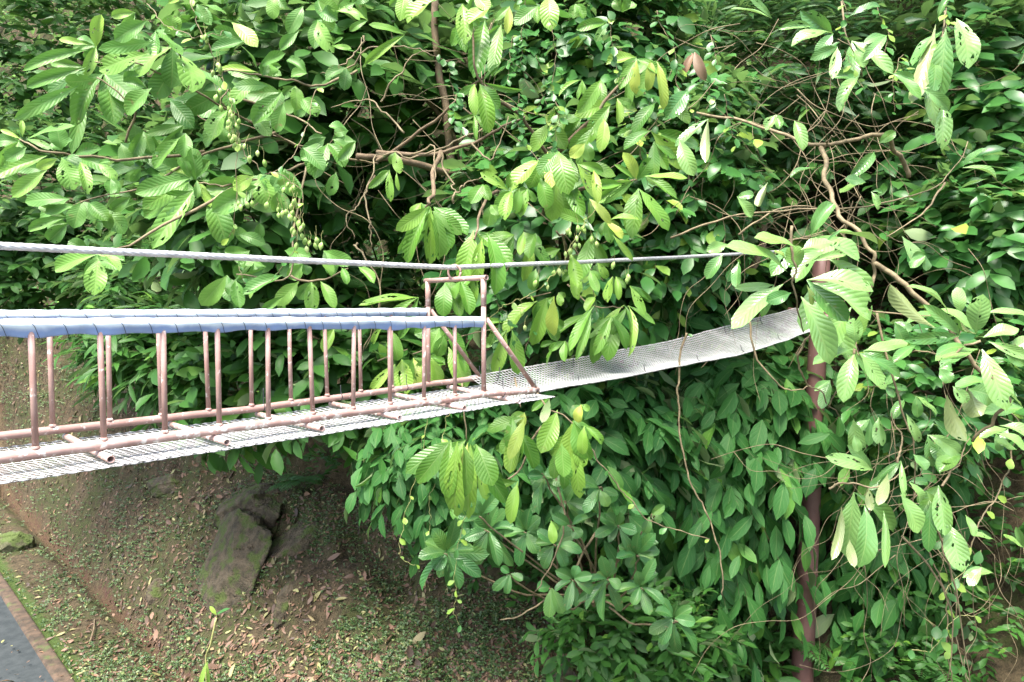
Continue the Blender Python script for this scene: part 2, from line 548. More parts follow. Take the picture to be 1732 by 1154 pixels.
def axis_pts(lo, hi, fine0, fine1, ds, dl):
    return np.unique(np.round(np.concatenate([np.arange(lo, fine0, dl), np.arange(fine0, fine1, ds), np.arange(fine1, hi + dl, dl)]), 4))
gx = axis_pts(-70, 70, -22, 10, 0.11, 2.0)
gy = axis_pts(-60, 80, 3, 26, 0.11, 2.0)
GX, GY = np.meshgrid(gx, gy, indexing="ij")
GZ = terrain(GX, GY)
nx, ny = len(gx), len(gy)
ii, jj = np.meshgrid(np.arange(nx - 1), np.arange(ny - 1), indexing="ij")
k0 = (ii * ny + jj).ravel()
tq = np.stack([k0, k0 + ny, k0 + ny + 1, k0 + 1], -1)
tag(mesh_obj("ground", np.stack([GX, GY, GZ], -1).reshape(-1, 3), tq, M_SOIL), kind="structure")

def uv2xy(u, v):
    return (u + v) * 0.70710678, (u - v) * 0.70710678
def strip_mesh(name, us, vs, zf, mat):
    U, V = np.meshgrid(us, vs, indexing="ij")
    X, Y = uv2xy(U, V)
    Z = zf(U, V)
    a, b = len(us), len(vs)
    i, j = np.meshgrid(np.arange(a - 1), np.arange(b - 1), indexing="ij")
    k = (i * b + j).ravel()
    return mesh_obj(name, np.stack([X, Y, Z], -1).reshape(-1, 3), np.stack([k, k + 1, k + b + 1, k + b], -1)[:, ::-1], mat)
tag(strip_mesh("road", np.linspace(-4.5, 2.48, 12), np.linspace(-60, 60, 60), lambda u, v: 0.006 + 0.0 * u, M_ROAD), kind="structure")
def kerb_z(u, v):
    prof = np.interp(u, [2.45, 2.465, 2.49, 2.65, 2.68, 2.70], [-0.05, 0.018, 0.05, 0.058, 0.05, -0.05])
    return prof + 0.008 * fbm(u * 9, v * 3, 0, 4, 3)
ku = np.array([2.45, 2.465, 2.49, 2.53, 2.57, 2.61, 2.65, 2.68, 2.70])
def kerb_mesh():
    return strip_mesh("kerb", ku, np.arange(-40, 30, 0.15), kerb_z, M_KERB)
tag(kerb_mesh(), kind="structure")

# ------------------------------------------------------------------ the bridge
ST = 0.179                                   # advance in X and in Y per baluster
N0 = np.array([-1.98, 2.85])
W_B = 0.60
PERP = np.array([-0.70710678, 0.70710678])
def plan(n, off=0.0):
    n = np.asarray(n, float)
    return np.stack([N0[0] + ST * n + PERP[0] * off, N0[1] + ST * n + PERP[1] * off], -1)
def n_of(px, py, off):
    d = ray(px, py)
    k = d[0] / d[1]
    x0, y0 = N0 + PERP * off
    return (k * y0 - x0) / (ST * (1 - k))
def ztab(pts, off):
    ns, zs = [], []
    for px, py in pts:
        n = n_of(px, py, off)
        ns.append(n)
        zs.append(at(px, py, (N0 + PERP * off)[1] + ST * n)[2])
    ns, zs = np.array(ns), np.array(zs)
    def f(n):
        n = np.asarray(n, float)
        z = np.interp(n, ns, zs)
        s0 = (zs[1] - zs[0]) / (ns[1] - ns[0])
        s1 = (zs[-1] - zs[-2]) / (ns[-1] - ns[-2])
        return np.where(n < ns[0], zs[0] + s0 * (n - ns[0]), np.where(n > ns[-1], zs[-1] + s1 * (n - ns[-1]), z))
    return f
def P3(n, off, z):
    p = plan(n, off)
    return np.concatenate([p, np.broadcast_to(np.asarray(z, float), np.asarray(n, float).shape)[..., None]], -1)

zbn = ztab([(55, 768), (430, 719), (812, 668), (905, 660)], 0.0)
zbf = ztab([(7, 737), (430, 691), (722, 651), (800, 641)], W_B)
ztn = ztab([(55, 549), (430, 545), (812, 542)], 0.0)
ztf = ztab([(7, 533), (430, 530), (722, 527)], W_B)
NA, NZ = -5.0, 12.1

bridge = thing("suspension_bridge", "narrow hanging footbridge of white netting with brown pipe railings and blue wrapped handrails", "bridge", P3(0.0, 0.3, float(zbn(0)) - 0.06))

def wob(P, amp, seed):
    s = np.arange(len(P)) * 0.37
    Q = P.copy()
    Q[:, 2] += amp * fbm(s, s * 0 + seed, 0, seed, 2)
    return Q

ns_ = np.linspace(NA, NZ, 60)
for off, zf, nend in ((0.0, zbn, 12.1), (W_B, zbf, 12.0)):
    t_ = Tubes()
    nn = np.linspace(NA, nend, 50)
    t_.pipe(wob(P3(nn, off, zf(nn)), 0.006, 3), 0.0235 if off == 0 else 0.021, sides=16)
    t_.build("bottom_rail", M_RAIL if off == 0 else M_PIPE, bridge)
    # the steel pipe that the blue sheet is wrapped round
    t_ = Tubes()
    zt = ztn if off == 0 else ztf
    nn = np.linspace(NA, 9.93, 40)
    t_.pipe(P3(nn, off, zt(nn)), 0.017, sides=10)
    t_.build("top_rail", M_PIPE, bridge)

def baluster(n, off, zb, zt, r, jit):
    t_ = Tubes()
    a = P3(n, off, float(zb(n)) + 0.012)
    b = P3(n + jit, off, float(zt(n)))
    t_.add(np.array([a, a * 0.5 + b * 0.5, b]), r, r, 12)
    t_.add(np.array([a + (0, 0, 0.004), a + (0, 0, 0.012), a + (0, 0, 0.02)]), [r * 1.45, r * 1.35, r * 1.05], None, 12)
    t_.build("baluster", M_PIPE, bridge)
for k in range(-4, 10):
    baluster(k, 0.0, zbn, ztn, 0.0125, rng.normal(0, 0.03))
for k in range(-4, 9):
    baluster(k + 0.72, W_B, zbf, ztf, 0.0125, rng.normal(0, 0.03))

# crossbars under the rails, poking out on the near side
for k in range(-2, 6):
    n = 0.95 + 1.97 * k
    t_ = Tubes()
    o0, o1 = -0.145 + rng.normal(0, 0.008), W_B + 0.02
    za, zb_ = float(zbn(n)) - 0.042, float(zbf(n)) - 0.040
    sl_ = (zb_ - za) / W_B
    t_.pipe(np.array([P3(n, o0, za + sl_ * o0), P3(n, 0.3, za + sl_ * 0.3), P3(n, o1, za + sl_ * o1)]), 0.0165, 0.22, 14)
    t_.build("crossbar", M_RAIL, bridge)

# end arch with its two braces and the ring that hangs it from the cable
NARCH = 10.0
ztop = at(815, 472, plan(NARCH, 0.0)[1])[2]
for off, zb_ in ((0.0, zbn), (W_B, zbf)):
    arch = Tubes()
    a = P3(NARCH, off, float(zb_(NARCH)))
    arch.add(np.array([a, P3(NARCH, off, ztop - 0.17)]), 0.0165, 0.0165, 14)
    arch.add(np.array([P3(NARCH, off, ztop - 0.18), P3(NARCH, off, ztop)]), 0.0195, 0.0195, 14)
    arch.build("arch_post", M_PIPE, bridge)
t_ = Tubes()
t_.pipe(np.array([P3(NARCH, -0.03, ztop + 0.008), P3(NARCH, 0.3, ztop + 0.006), P3(NARCH, W_B + 0.03, ztop + 0.004)]), 0.018, 0.22, 14)
t_.build("top_bar", M_PIPE, bridge)
for off, zb_, zt_ in ((0.0, zbn, ztn), (W_B, zbf, ztf)):
    t_ = Tubes()
    t_.add(np.array([P3(NARCH + 0.1, off, float(zt_(NARCH)) + 0.01), P3(12.0, off, float(zb_(12.0)) + 0.015)]), 0.016, 0.016, 12)
    t_.build("brace", M_PIPE, bridge)
zcab = ztab([(0, 416), (400, 436), (765, 453), (1000, 443), (1245, 430), (1390, 421)], 0.3)
ring = Tubes()
th = np.linspace(0, 2 * np.pi, 25)
c = P3(NARCH, 0.3, (ztop + float(zcab(NARCH))) / 2 + 0.012)
rr = 0.05
ring.add(np.stack([c[0] + rr * np.cos(th) * 0.88, c[1] - rr * np.cos(th) * 0.15, c[2] + rr * np.sin(th)], -1), 0.0075, 0.0075, 8)
ring.build("hanging_ring", M_PIPE, bridge)

# blue sheet wrapped round the handrails
def tarp(off, zt, n1, seed, skirt):
    nn = np.linspace(NA, n1, 240)
    C = P3(nn, off, zt(nn))
    e = np.array([0.70710678, 0.70710678, 0])
    side = np.array([0.70710678, -0.70710678, 0])      # towards the camera side
    S = 22
    thv = np.linspace(0, 2 * np.pi, S, endpoint=False)
    V = []
    for i, nv in enumerate(nn):
        puff = 0.0245 * (1 + 0.11 * fbm(nv * 1.3 + seed, 0.3 * thv, 0, seed, 3))
        x = np.cos(thv) * puff
        z = np.sin(thv) * puff
        low = np.maximum(0, -np.sin(thv)) ** 3
        hang = skirt * (0.75 + 0.6 * fbm(nv * 0.7, seed, 0, seed + 2, 4) + 0.12 * math.sin(nv * 6.28 + 1.0))
        z = z - low * hang
        x = x * (1 - 0.7 * low) + low * 0.012 * fbm(nv * 4.0, seed + 5.0, 0, seed, 3)
        # creases that run slantwise round the tube between the cord turns
        z = z + 0.0016 * np.sin(nv * 11 + thv * 2.0) * (1 - low)
        V.append(C[i] + side * x[:, None] + np.array([0, 0, 1.0]) * z[:, None])
    V = np.array(V)
    i, j = np.meshgrid(np.arange(len(nn) - 1), np.arange(S), indexing="ij")
    j2 = (j + 1) % S
    q = np.stack([i * S + j, i * S + j2, (i + 1) * S + j2, (i + 1) * S + j], -1).reshape(-1, 4)
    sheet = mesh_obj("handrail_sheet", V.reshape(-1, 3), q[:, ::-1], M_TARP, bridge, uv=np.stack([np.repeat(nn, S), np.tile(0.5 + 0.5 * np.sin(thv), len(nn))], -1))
    sheet["label"] = "pale blue sheet wrapped round the handrail"
    cord = Tubes()
    L = nn[-1] - NA
    hn = np.linspace(NA + 0.1, n1 - 0.1, 900)
    turns = -hn * 2 * np.pi * 2.3 - 0.8 * fbm(hn * 0.9, hn * 0, 0, seed, 2)
    Cz = P3(hn, off, zt(hn))
    rad = 0.0258
    lowf = np.maximum(0, -np.sin(turns)) ** 3
    Pc = Cz + side * (np.cos(turns) * rad)[:, None] + np.array([0, 0, 1.0]) * (np.sin(turns) * rad - lowf * skirt * 0.9)[:, None]
    cord.add(Pc, 0.0011, 0.0011, 4)
    cord.build("lashing_cord", M_TIE, sheet)
tarp(0.0, ztn, 9.95, 1, 0.034)
tarp(W_B, ztf, 9.9, 7, 0.012)

# netting
def net(name, near, far, sag, n_al, n_ac, r, edge_r, parent, mat=None):
    """near, far: (K,3) edge curves; real knotted cords along and across"""
    K = len(near)
    tt = np.linspace(0, 1, K)
    def S(a, b):
        i = np.clip(a, 0, 1) * (K - 1)
        e0 = np.stack([np.interp(i, np.arange(K), near[:, c]) for c in range(3)], -1)
        e1 = np.stack([np.interp(i, np.arange(K), far[:, c]) for c in range(3)], -1)
        P = e0 + (e1 - e0) * b[..., None]
        P[..., 2] -= sag * 4 * b * (1 - b) * (1 + 0.35 * fbm(a * 6, b * 2, 0, 5, 2)) - 0.004 * fbm(a * 25, b * 3, 0, 8, 2)
        return P
    t_ = Tubes()
    for k in range(n_al + 1):
        a = np.linspace(0, 1, max(30, int(K * 1.5)))
        t_.add(S(a, np.full_like(a, k / n_al)), r, r, 4, cap=False)
    b = np.linspace(0, 1, 9)
    for k in range(n_ac + 1):
        t_.add(S(np.full_like(b, k / n_ac), b) + np.array([0, 0, r * 0.9]), r, r, 4, cap=False)
    o = t_.build(name, mat or M_NET, parent)
    t2 = Tubes()
    a = np.linspace(0, 1, 80)
    for bb in (0.0, 1.0):
        P = S(a, np.full_like(a, bb))
        t2.add(P, edge_r, edge_r, 8, prof=lambda th: 1 + 0.15 * np.cos(3 * th), twist=180.0)
    t2.build("net_edge_rope", M_NETEDGE if edge_r > 0.006 else M_NET, o)
    return o, S

nd = np.linspace(NA, 12.6, 60)
offn = np.interp(nd, [-5, 0, 6, 9, 11, 12.6], [-0.22, -0.205, -0.185, -0.17, -0.12, -0.06])
dn = P3(nd, 0, zbn(nd) - 0.050 - 0.012 * np.clip(-offn / 0.2, 0, 1))
dn[:, :2] += PERP[None] * offn[:, None]
df = P3(nd, W_B + 0.03, zbf(nd) - 0.062)
net("deck_net", dn, df, 0.012, 20, 120, 0.0016, 0.005, bridge)

zrn = ztab([(905, 664), (1000, 648), (1100, 630), (1250, 600), (1330, 576), (1392, 553)], 0.0)
zrf = ztab([(835, 631), (1000, 602), (1130, 578), (1250, 546), (1330, 526), (1400, 508)], W_B)
n_pole = n_of(1388, 560, 0.3)
nr = np.linspace(11.6, n_pole - 0.3, 80)
rn = P3(nr, 0.0, zrn(nr))
rf = P3(nr, W_B, zrf(nr))
for P, sd in ((rn, 2), (rf, 9)):
    s = np.arange(len(P)) * 0.16
    P[:, 2] += 0.010 * fbm(s, s * 0, 0, sd, 3)
ramp_o, RS = net("ramp_net", rn, rf, 0.05, 20, 180, 0.0018, 0.0075, bridge, M_NETFAR)
# black wire ties between net, rails and ropes
def tie(pts, r=0.0028):
    t_ = Tubes()
    t_.add(spline(pts, 5), r, r, 5)
    t_.build("wire_tie", M_TIE, bridge)
for k, (n, off) in enumerate(((7.1, W_B), (9.2, W_B), (5.0, W_B), (12.0, 0.0), (12.0, W_B), (10.7, 0.0))):
    zf = zbn if off == 0 else zbf
    c = P3(n, off, float(zf(n)))
    tie(np.array([c + (0.0, 0, -0.03), c + (0.018, -0.018, 0.0), c + (0.004, 0.0, 0.03), c + (0.0, 0.01, 0.075 + 0.02 * (k % 3))]))
for k, a in enumerate(np.linspace(0.03, 0.86, 12)):
    b0 = 0.06 if k % 2 else 0.80
    q = RS(np.array([a, a + 0.012, a + 0.02]), np.array([b0, b0 + 0.10, b0 + 0.17]))
    q[:, 2] += (0.008, 0.012, 0.05)
    tie(q, 0.0034)

# ------------------------------------------------------------------ cable and pole
cab = Tubes()
nc = np.arange(-7, n_pole, 0.055)
cab.add(P3(nc, 0.3, zcab(nc) + 0.004 * fbm(nc * 0.3, nc * 0, 0, 2, 2)), 0.0175, 0.0175, 24,
        prof=lambda th: 0.86 + 0.16 * np.abs(np.cos(3 * th)), twist=26.0)
tag(cab.build("steel_cable", M_CABLE), "thick twisted grey steel cable strung above the blue handrails", "cable")

p_xy = plan(n_pole, 0.3)
ztp = float(zcab(n_pole)) + 0.12
foot = at(1356, 1154, p_xy[1] - 0.02)
dirp = (foot - np.array([p_xy[0], p_xy[1], ztp])) 
zfoot = float(terrain(foot[0], foot[1])) - 0.3
ft = np.array([p_xy[0], p_xy[1], ztp]) + dirp * ((ztp - zfoot) / (ztp - foot[2]))
pole = thing("support_pole", "tall brown painted steel pole rising through green vines to the net", "pole", (ft[0], ft[1], zfoot + 0.3))
t_ = Tubes()
hs = np.linspace(0, 1, 14)
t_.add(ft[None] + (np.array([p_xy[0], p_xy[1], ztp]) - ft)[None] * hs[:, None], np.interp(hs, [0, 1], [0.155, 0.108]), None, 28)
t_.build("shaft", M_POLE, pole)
t_ = Tubes()
ze = (float(zrn(n_pole - 0.3)) + float(zrf(n_pole - 0.3))) / 2
t_.pipe(np.array([P3(n_pole - 0.3, -0.12, float(zrn(n_pole - 0.3)) - 0.02), P3(n_pole - 0.3, W_B + 0.12, float(zrf(n_pole - 0.3)) - 0.02)]), 0.035, 0.2, 14)
t_.build("cross_arm", M_POLE, pole)
t_ = Tubes()
cc = np.array([p_xy[0], p_xy[1], float(zcab(n_pole))])
thr = np.linspace(0, 2 * np.pi, 30)
t_.add(np.stack([cc[0] + 0.135 * np.cos(thr), cc[1] + 0.135 * np.sin(thr), cc[2] + 0 * thr], -1), 0.018, 0.018, 8)
t_.build("cable_collar", M_CABLE, pole)

# ------------------------------------------------------------------ plants
UP = np.array([0, 0, 1.0])
TOCAM = np.array([-0.1, -0.85, 0.5])

def sprigs(lv, tb, P, D, S, k, L, W, droop, tint=(0.5, 0.25), young=0.05, out=None, stem_r=0.003, roll=0.42, bend=0.5, alt=0.75):
    """P,D: (N,3) stem foot and direction; k leaves alternate along each stem"""
    D = np.broadcast_to(D, P.shape)
    # keep the growth off the lower shaft and the head of the steel pole
    rel = P[:, 0] / np.maximum(P[:, 1], 0.1)
    ok_ = ~((np.abs(rel - 0.43) < 0.068) & (P[:, 1] > 5.5) & (P[:, 1] < 10.3) & ((P[:, 2] < 4.0 - 0.2 * (9.6 - P[:, 1])) | ((P[:, 2] > 4.9) & (P[:, 2] < 5.8))))
    P, D = P[ok_], D[ok_]
    if out is not None:
        out = out[ok_]
    if isinstance(L, np.ndarray):
        L, W, S = L[ok_][:, None], W[ok_][:, None], S[ok_]
    Nn = len(P)
    D = unit(D)
    S = np.broadcast_to(np.asarray(S, float), (Nn,)) * rng.uniform(0.7, 1.25, Nn)
    side = unit(np.cross(D, UP) + 1e-4)
    nrm = np.cross(side, D)
    f = (np.arange(k) + 0.6) / k
    sg = np.where(np.arange(k) % 2 == 0, 1.0, -1.0)
    sag = droop * 0.35
    pos = P[:, None] + D[:, None] * (S[:, None] * f)[..., None] - UP * (sag * S[:, None] * f ** 2)[..., None]
    rnd = rng.normal(0, 1, (Nn, k, 3))
    ld = D[:, None] * (0.35 + 0.5 * f)[None, :, None] + side[:, None] * (sg * alt)[None, :, None] + nrm[:, None] * 0.15 + rnd * 0.22 - UP * droop
    od = TOCAM if out is None else out[:, None]
    nm = UP * 0.55 + od * 0.6 + rng.normal(0, roll, (Nn, k, 3))
    pt = np.clip(rng.normal(tint[0], tint[1], (Nn, 1)) + rng.normal(0, 0.12, (Nn, k)), 0, 1)
    yg = np.where(rng.random((Nn, k)) < young, rng.uniform(0.4, 1, (Nn, k)), 0)
    sc = rng.uniform(0.65, 1.15, (Nn, k))
    lv.add(pos.reshape(-1, 3), ld.reshape(-1, 3), nm.reshape(-1, 3), (L * sc).ravel(), (W * sc * rng.uniform(0.85, 1.15, (Nn, k))).ravel(),
           rng.normal(bend, 0.25, Nn * k), rng.uniform(0.1, 0.45, Nn * k), pt.ravel(), yg.ravel(), 0.0, rng.normal(0, 0.06, Nn * k))
    if tb is not None:
        ft_ = np.array([0, 0.5, 1.0])
        for i in range(0, Nn, 2):
            q = P[i] + D[i] * (S[i] * ft_)[:, None] - UP * (sag * S[i] * ft_ ** 2)[:, None]
            tb.add(q, stem_r, stem_r * 0.5, 3, cap=False)

def bush(name, label, cat, px, py, rx, ry, Y, Lpx, n, k=7, wl=0.4, droop=0.3, mat=None, tint=(0.5, 0.25), young=0.05, depth=0.8, group=None, spx=None, shape=(0.8, 0.75), stems=True, dirb=(0, -0.2, 0.15), fill=0.35, trunk=M_DTWIG):
    n = int(n * 0.85)
    m = Y / F
    C = at(px, py, Y)
    rad = np.array([rx * m, depth * 0.5 * (rx + ry) * m, ry * m])
    d = unit(rng.normal(0, 1, (n * 2, 3)))
    d = d[(d @ unit(np.array([0, -1, 0.35]))) > -0.35][:n]
    rr = rng.uniform(fill, 1.0, len(d)) ** 0.6
    lump = 1 + 0.35 * fbm(d[:, 0] * 2.2 + px, d[:, 1] * 2.2, d[:, 2] * 2.2 + py, 3, 2)
    P = C + d * rad * (rr * lump)[:, None]
    D = d * 0.8 + np.array(dirb) + rng.normal(0, 0.3, d.shape)
    lv, tb = Leaves(), Tubes()
    L = Lpx * m
    base = hit(px, py + 0.3 * ry, 5.0, 45.0, 0.1)[0][0]
    if base[1] - C[1] > 4 * rad[1] + 1.0:
        base = C + np.array([0, rad[1] * 0.9, -rad[2] * 0.9])
    o = thing(name, label, cat, base, group)
    S = (spx or Lpx * 1.7) * m
    sprigs(lv, tb if stems else None, P, D, S, k, L, L * wl, droop, tint, young, out=unit(d + np.array([0, -0.4, 0.3])), stem_r=0.0035)
    lv.build("foliage", mat or M_BACK, o, nt_=4, ns=2, shape=shape, petiole=0.06)
    # limbs from the foot into the crown
    for i in range(7):
        e = P[rng.integers(len(P))]
        mid = (base * 0.5 + e * 0.5) + rng.normal(0, 0.12, 3)
        tb.add(spline(np.array([base, mid, e]), 5), 0.02, 0.005, 5)
    tb.build("stems", trunk, o)
    return o

def hero(lv, tb, rows, ox, oy, sc, Y, dY=0.22, extra=0.75, tint=0.5, face=0.95, wscale=1.03):
    """rows of (base x, base y, tip x, tip y, blade width[, tint code]) read off a crop of the photograph"""
    tips = []
    more = []
    for r in rows:
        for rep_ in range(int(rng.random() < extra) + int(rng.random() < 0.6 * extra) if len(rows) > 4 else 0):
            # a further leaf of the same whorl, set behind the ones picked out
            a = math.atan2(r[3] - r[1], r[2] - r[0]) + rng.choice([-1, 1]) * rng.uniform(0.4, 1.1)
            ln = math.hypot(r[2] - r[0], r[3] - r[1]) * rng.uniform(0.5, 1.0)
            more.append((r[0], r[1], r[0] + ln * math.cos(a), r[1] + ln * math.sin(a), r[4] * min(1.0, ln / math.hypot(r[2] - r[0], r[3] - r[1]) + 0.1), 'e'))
    for r in list(rows) + more:
        bx, by, tx, ty, wd = r[:5]
        code = r[5] if len(r) > 5 else ""
        y0 = Y + rng.normal(0, dY) + (rng.uniform(0.12, 0.5) if len(r) > 5 and 'e' in r[5] else 0)
        b = at(ox + bx / sc, oy + by / sc, y0)
        ln = math.hypot(tx - bx, ty - by) / sc * y0 / F
        t = at(ox + tx / sc, oy + ty / sc, y0 - rng.uniform(-0.1, 0.45) * ln)
        d = t - b
        L = np.linalg.norm(d)
        wv = wd / sc * y0 / F * wscale
        v = -unit(ray(ox + bx / sc, oy + by / sc))
        bend = rng.uniform(0.2, 1.1)
        nm = v * face + UP * 0.45 + rng.normal(0, 0.28, 3)
        ti = np.clip(tint + rng.normal(0, 0.22), 0, 1)
        yo = rng.uniform(0, 0.12)
        if "y" in code: yo = rng.uniform(0.6, 1.0)
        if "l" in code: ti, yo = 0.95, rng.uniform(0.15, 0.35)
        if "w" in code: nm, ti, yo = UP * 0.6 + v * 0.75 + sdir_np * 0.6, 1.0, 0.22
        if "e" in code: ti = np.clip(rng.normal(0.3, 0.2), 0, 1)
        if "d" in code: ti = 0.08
        if "b" in code: nm = -nm
        dd = unit(d)
        nn = unit(nm - dd * np.dot(nm, dd))
        # start a bit above the chord so the bent blade still ends on the tip
        dd = unit(dd + nn * math.tan(bend * 0.5) * 1.0)
        hole = 1.0 if rng.random() < 0.45 else 0.0
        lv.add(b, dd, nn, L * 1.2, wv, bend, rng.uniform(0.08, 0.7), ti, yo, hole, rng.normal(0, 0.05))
        tips.append(b)
    return tips
sdir_np = np.array(sdir)

def limbs(parent, name, mat, paths, r0, r1, jit=0.05, sides=7):
    for p in paths:
        tb = Tubes()
        limb(tb, p, r0, r1, jit=jit, sides=sides)
        tb.build(name, mat, parent)

def limb(tb, pts, r0, r1, Y=None, m=6, sides=7, jit=0.0):
    """pts: (px, py, Y)"""
    P = np.array([at(p[0], p[1], p[2] if len(p) > 2 else Y) for p in pts])
    Q = spline(P, m)
    if jit:
        s = np.arange(len(Q)) * 0.4
        for c in range(3):
            Q[:, c] += jit * fbm(s, s * 0 + 3.3 * c + pts[0][0], 0, 5, 3)
    tb.add(Q, r0, r1, sides)

# ---- 1. big-leaved tree on the left
T1 = thing("broadleaf_tree", "big-leaved bright green tree spreading whorled leaves over the left handrail", "tree", hit(640, 400, 5, 45)[0][0])
lv, tb, tw = Leaves(), Tubes(), Tubes()
CR = (0, 0, 2.885)
rows = [(470,240,475,95,70,'y'),(430,220,310,195,35,'y'),(470,225,415,350,60,'y'),(430,245,150,320,60),(420,330,180,425,75),(415,345,265,440,85),
 (475,385,385,580,105),(510,360,560,570,115),(390,415,115,550,62),(720,260,520,325,100,'l'),(840,230,695,355,100,'yl'),(760,205,525,240,62),
 (720,100,585,180,85),(875,270,950,430,125,'l'),(860,320,770,455,115),(740,430,640,545,95),(600,400,690,410,70,'d'),(760,150,860,250,70),
 (660,60,560,75,50,'y'),(850,180,830,90,90,'l')]
hero(lv, tw, rows, *CR, 5.3)
rows = [(1110,440,930,535,85),(1270,385,1140,490,78,'l'),(1260,355,1085,350,48,'y'),(1375,450,1270,590,105),(1440,420,1445,525,72,'l'),(1470,480,1535,560,85),
 (1385,500,1345,620,72),(1110,540,1030,655,105,'l'),(830,490,935,600,85,'d'),(900,610,750,660,50,'d'),(880,670,775,800,85),(905,650,905,755,72),
 (945,880,930,740,85),(650,600,660,700,75,'d'),(700,640,640,760,80,'d'),(760,760,640,740,60,'d'),(590,700,690,790,70,'d'),(690,820,560,860,60,'d'),
 (1310,420,1180,480,60,'d'),(1080,600,1010,700,80,'d'),(1240,560,1310,650,70,'d'),(1500,360,1420,300,70),(1260,330,1370,270,60),(1300,300,1330,370,60)]
hero(lv, tw, rows, *CR, 5.8)
rows = [(90,690,0,790,75,'l'),(130,680,330,618,50),(300,735,280,640,85),(230,760,0,850,95,'l'),(280,775,195,815,50,'y'),(300,770,360,900,105,'l'),
 (360,760,505,825,80),(230,830,85,940,75,'l'),(390,790,430,930,65,'l'),(130,720,50,780,70),(480,800,555,870,52,'l'),(100,880,0,905,52),(105,680,15,645,25,'y'),(110,670,110,600,25,'y'),
 (540,870,580,930,60)]
hero(lv, tw, rows, *CR, 4.7)
rows = [(340,970,155,990,72),(380,1000,250,1050,60),(400,980,370,1095,85),(430,990,515,1065,85),(510,1020,600,1125,85),(330,1060,165,1115,62),(330,1090,255,1164,85,'d'),
 (640,960,560,1020,60,'d'),(690,980,580,1040,60,'d')]
hero(lv, tw, rows, *CR, 5.4)
rows = [(930,870,705,945,88),(920,890,735,1010,85,'l'),(945,930,780,1170,115,'l'),(1020,960,1100,1165,120),(930,870,825,850,62,'y'),(955,880,925,745,80),(960,880,1020,990,52,'y'),
 (1250,910,1070,1020,115),(1270,850,1310,980,112,'yl'),(1240,860,1150,910,70,'y'),(1370,830,1450,940,82),(1360,930,1395,1015,62),(1590,670,1485,760,74),(1600,700,1545,850,84),
 (1620,680,1690,740,62),(1735,690,1660,770,64),(1700,640,1620,620,60),(1640,840,1610,940,60)]
hero(lv, tw, rows, *CR, 5.2)
rows = [(1570,60,1590,145,84,'l'),(1550,0,1640,50,74,'l'),(1640,55,1740,95,54,'w'),(1550,100,1615,240,80,'l'),(1620,225,1700,232,26,'l'),(1130,110,1240,210,72,'y'),(1200,200,1065,250,64),
 (1340,-20,1330,80,64,'l'),(1460,150,1380,230,60),(960,20,1080,60,60),(820,20,900,-30,70,'y'),(1080,20,1060,-60,70,'yl'),(1480,30,1420,150,70),(1690,330,1600,380,60,'d')]
hero(lv, tw, rows, *CR, 5.4)
C3 = (180, 230, 2.887)
rows = [(590,680,480,805,88,'l'),(630,700,645,820,78),(720,620,700,740,80),(860,680,700,760,92),(750,545,640,470,57),(1000,710,1015,840,88,'l'),(940,710,850,810,82,'l'),
 (1045,710,1100,830,62,'l'),(870,780,780,850,52),(960,625,910,690,82,'l'),(1100,690,1060,620,70,'l'),(1230,640,1300,705,66,'w'),(1150,645,1175,715,50),(700,560,600,580,60),
 (870,560,980,590,60),(1060,560,1180,620,70),(780,640,640,600,60),(870,160,930,285,72),(640,480,760,520,60,'d'),(960,60,1050,150,80),(1040,80,1020,185,80)]
hero(lv, tw, rows, *C3, 5.3)
rows = [(165,430,104,455,30,'l'),(165,436,164,490,34,'l'),(172,430,196,455,22,'l'),(150,425,120,440,24),(165,425,185,428,16,'y')]
hero(lv, tw, rows, 0, 0, 1.0, 4.3)
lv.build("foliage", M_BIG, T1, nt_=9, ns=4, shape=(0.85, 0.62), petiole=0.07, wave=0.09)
limbs(T1, 'bough', M_TWIG, ([(640,275,8.0),(560,262,7.2),(460,225,6.4),(330,150,5.6),(240,110,5.4),(160,105,5.3)], [(460,225,6.4),(350,260,5.8),(250,310,5.5),(130,345,5.4)],
          [(350,260,5.8),(200,270,5.2),(90,262,4.7),(30,235,4.7)], [(560,262,7.2),(480,290,6.0),(400,310,5.3),(330,310,5.2)],
          [(400,310,5.3),(250,400,4.6),(165,430,4.3)], [(600,120,7.0),(560,140,6.2),(500,140,5.8),(440,128,5.8),(380,122,5.7)],), 0.013, 0.005, 0.05)
limbs(T1, 'branch', M_TWIG, ([(330,150,5.6),(310,100,5.4),(300,90,5.3)], [(460,225,6.4),(380,180,5.8),(385,150,5.8)], [(520,280,6.2),(500,380,5.6),(490,470,5.3),(400,465,5.3)],
          [(490,470,5.3),(540,475,5.3),(590,455,5.3)], [(410,170,5.8),(500,200,5.8),(545,225,5.3)], [(210,240,5.5),(225,180,5.4),(165,130,5.3)],), 0.010, 0.005, 0.03)

# ---- 2. tree in the middle whose big leaves droop
T2 = thing("drooping_tree", "tree with bunches of long drooping light green leaves behind the end arch", "tree", hit(940, 560, 5, 45)[0][0])
lv, tb, tw, lp = Leaves(), Tubes(), Tubes(), Leaves()
C6 = (560, 0, 2.885)
rows = [(550,-10,400,100,105,'w'),(360,-40,335,80,60,'l'),(640,20,650,190,84,'l'),(790,30,690,105,94,'w'),(750,100,700,335,115),(830,120,800,330,68),(870,30,870,145,48,'y'),
 (1060,-20,1070,130,90,'w'),(960,10,900,40,40,'l'),(1010,30,910,105,72,'d'),(1345,110,1215,130,58),(180,100,40,50,52,'l'),(360,170,200,305,52,'l'),(620,120,640,240,60,'d'),
 (110,15,180,-20,60),(700,-30,760,40,70,'l'),(1420,60,1440,-10,60,'d'),(1190,20,1230,80,60)]
hero(lv, tw, rows, *C6, 6.2)
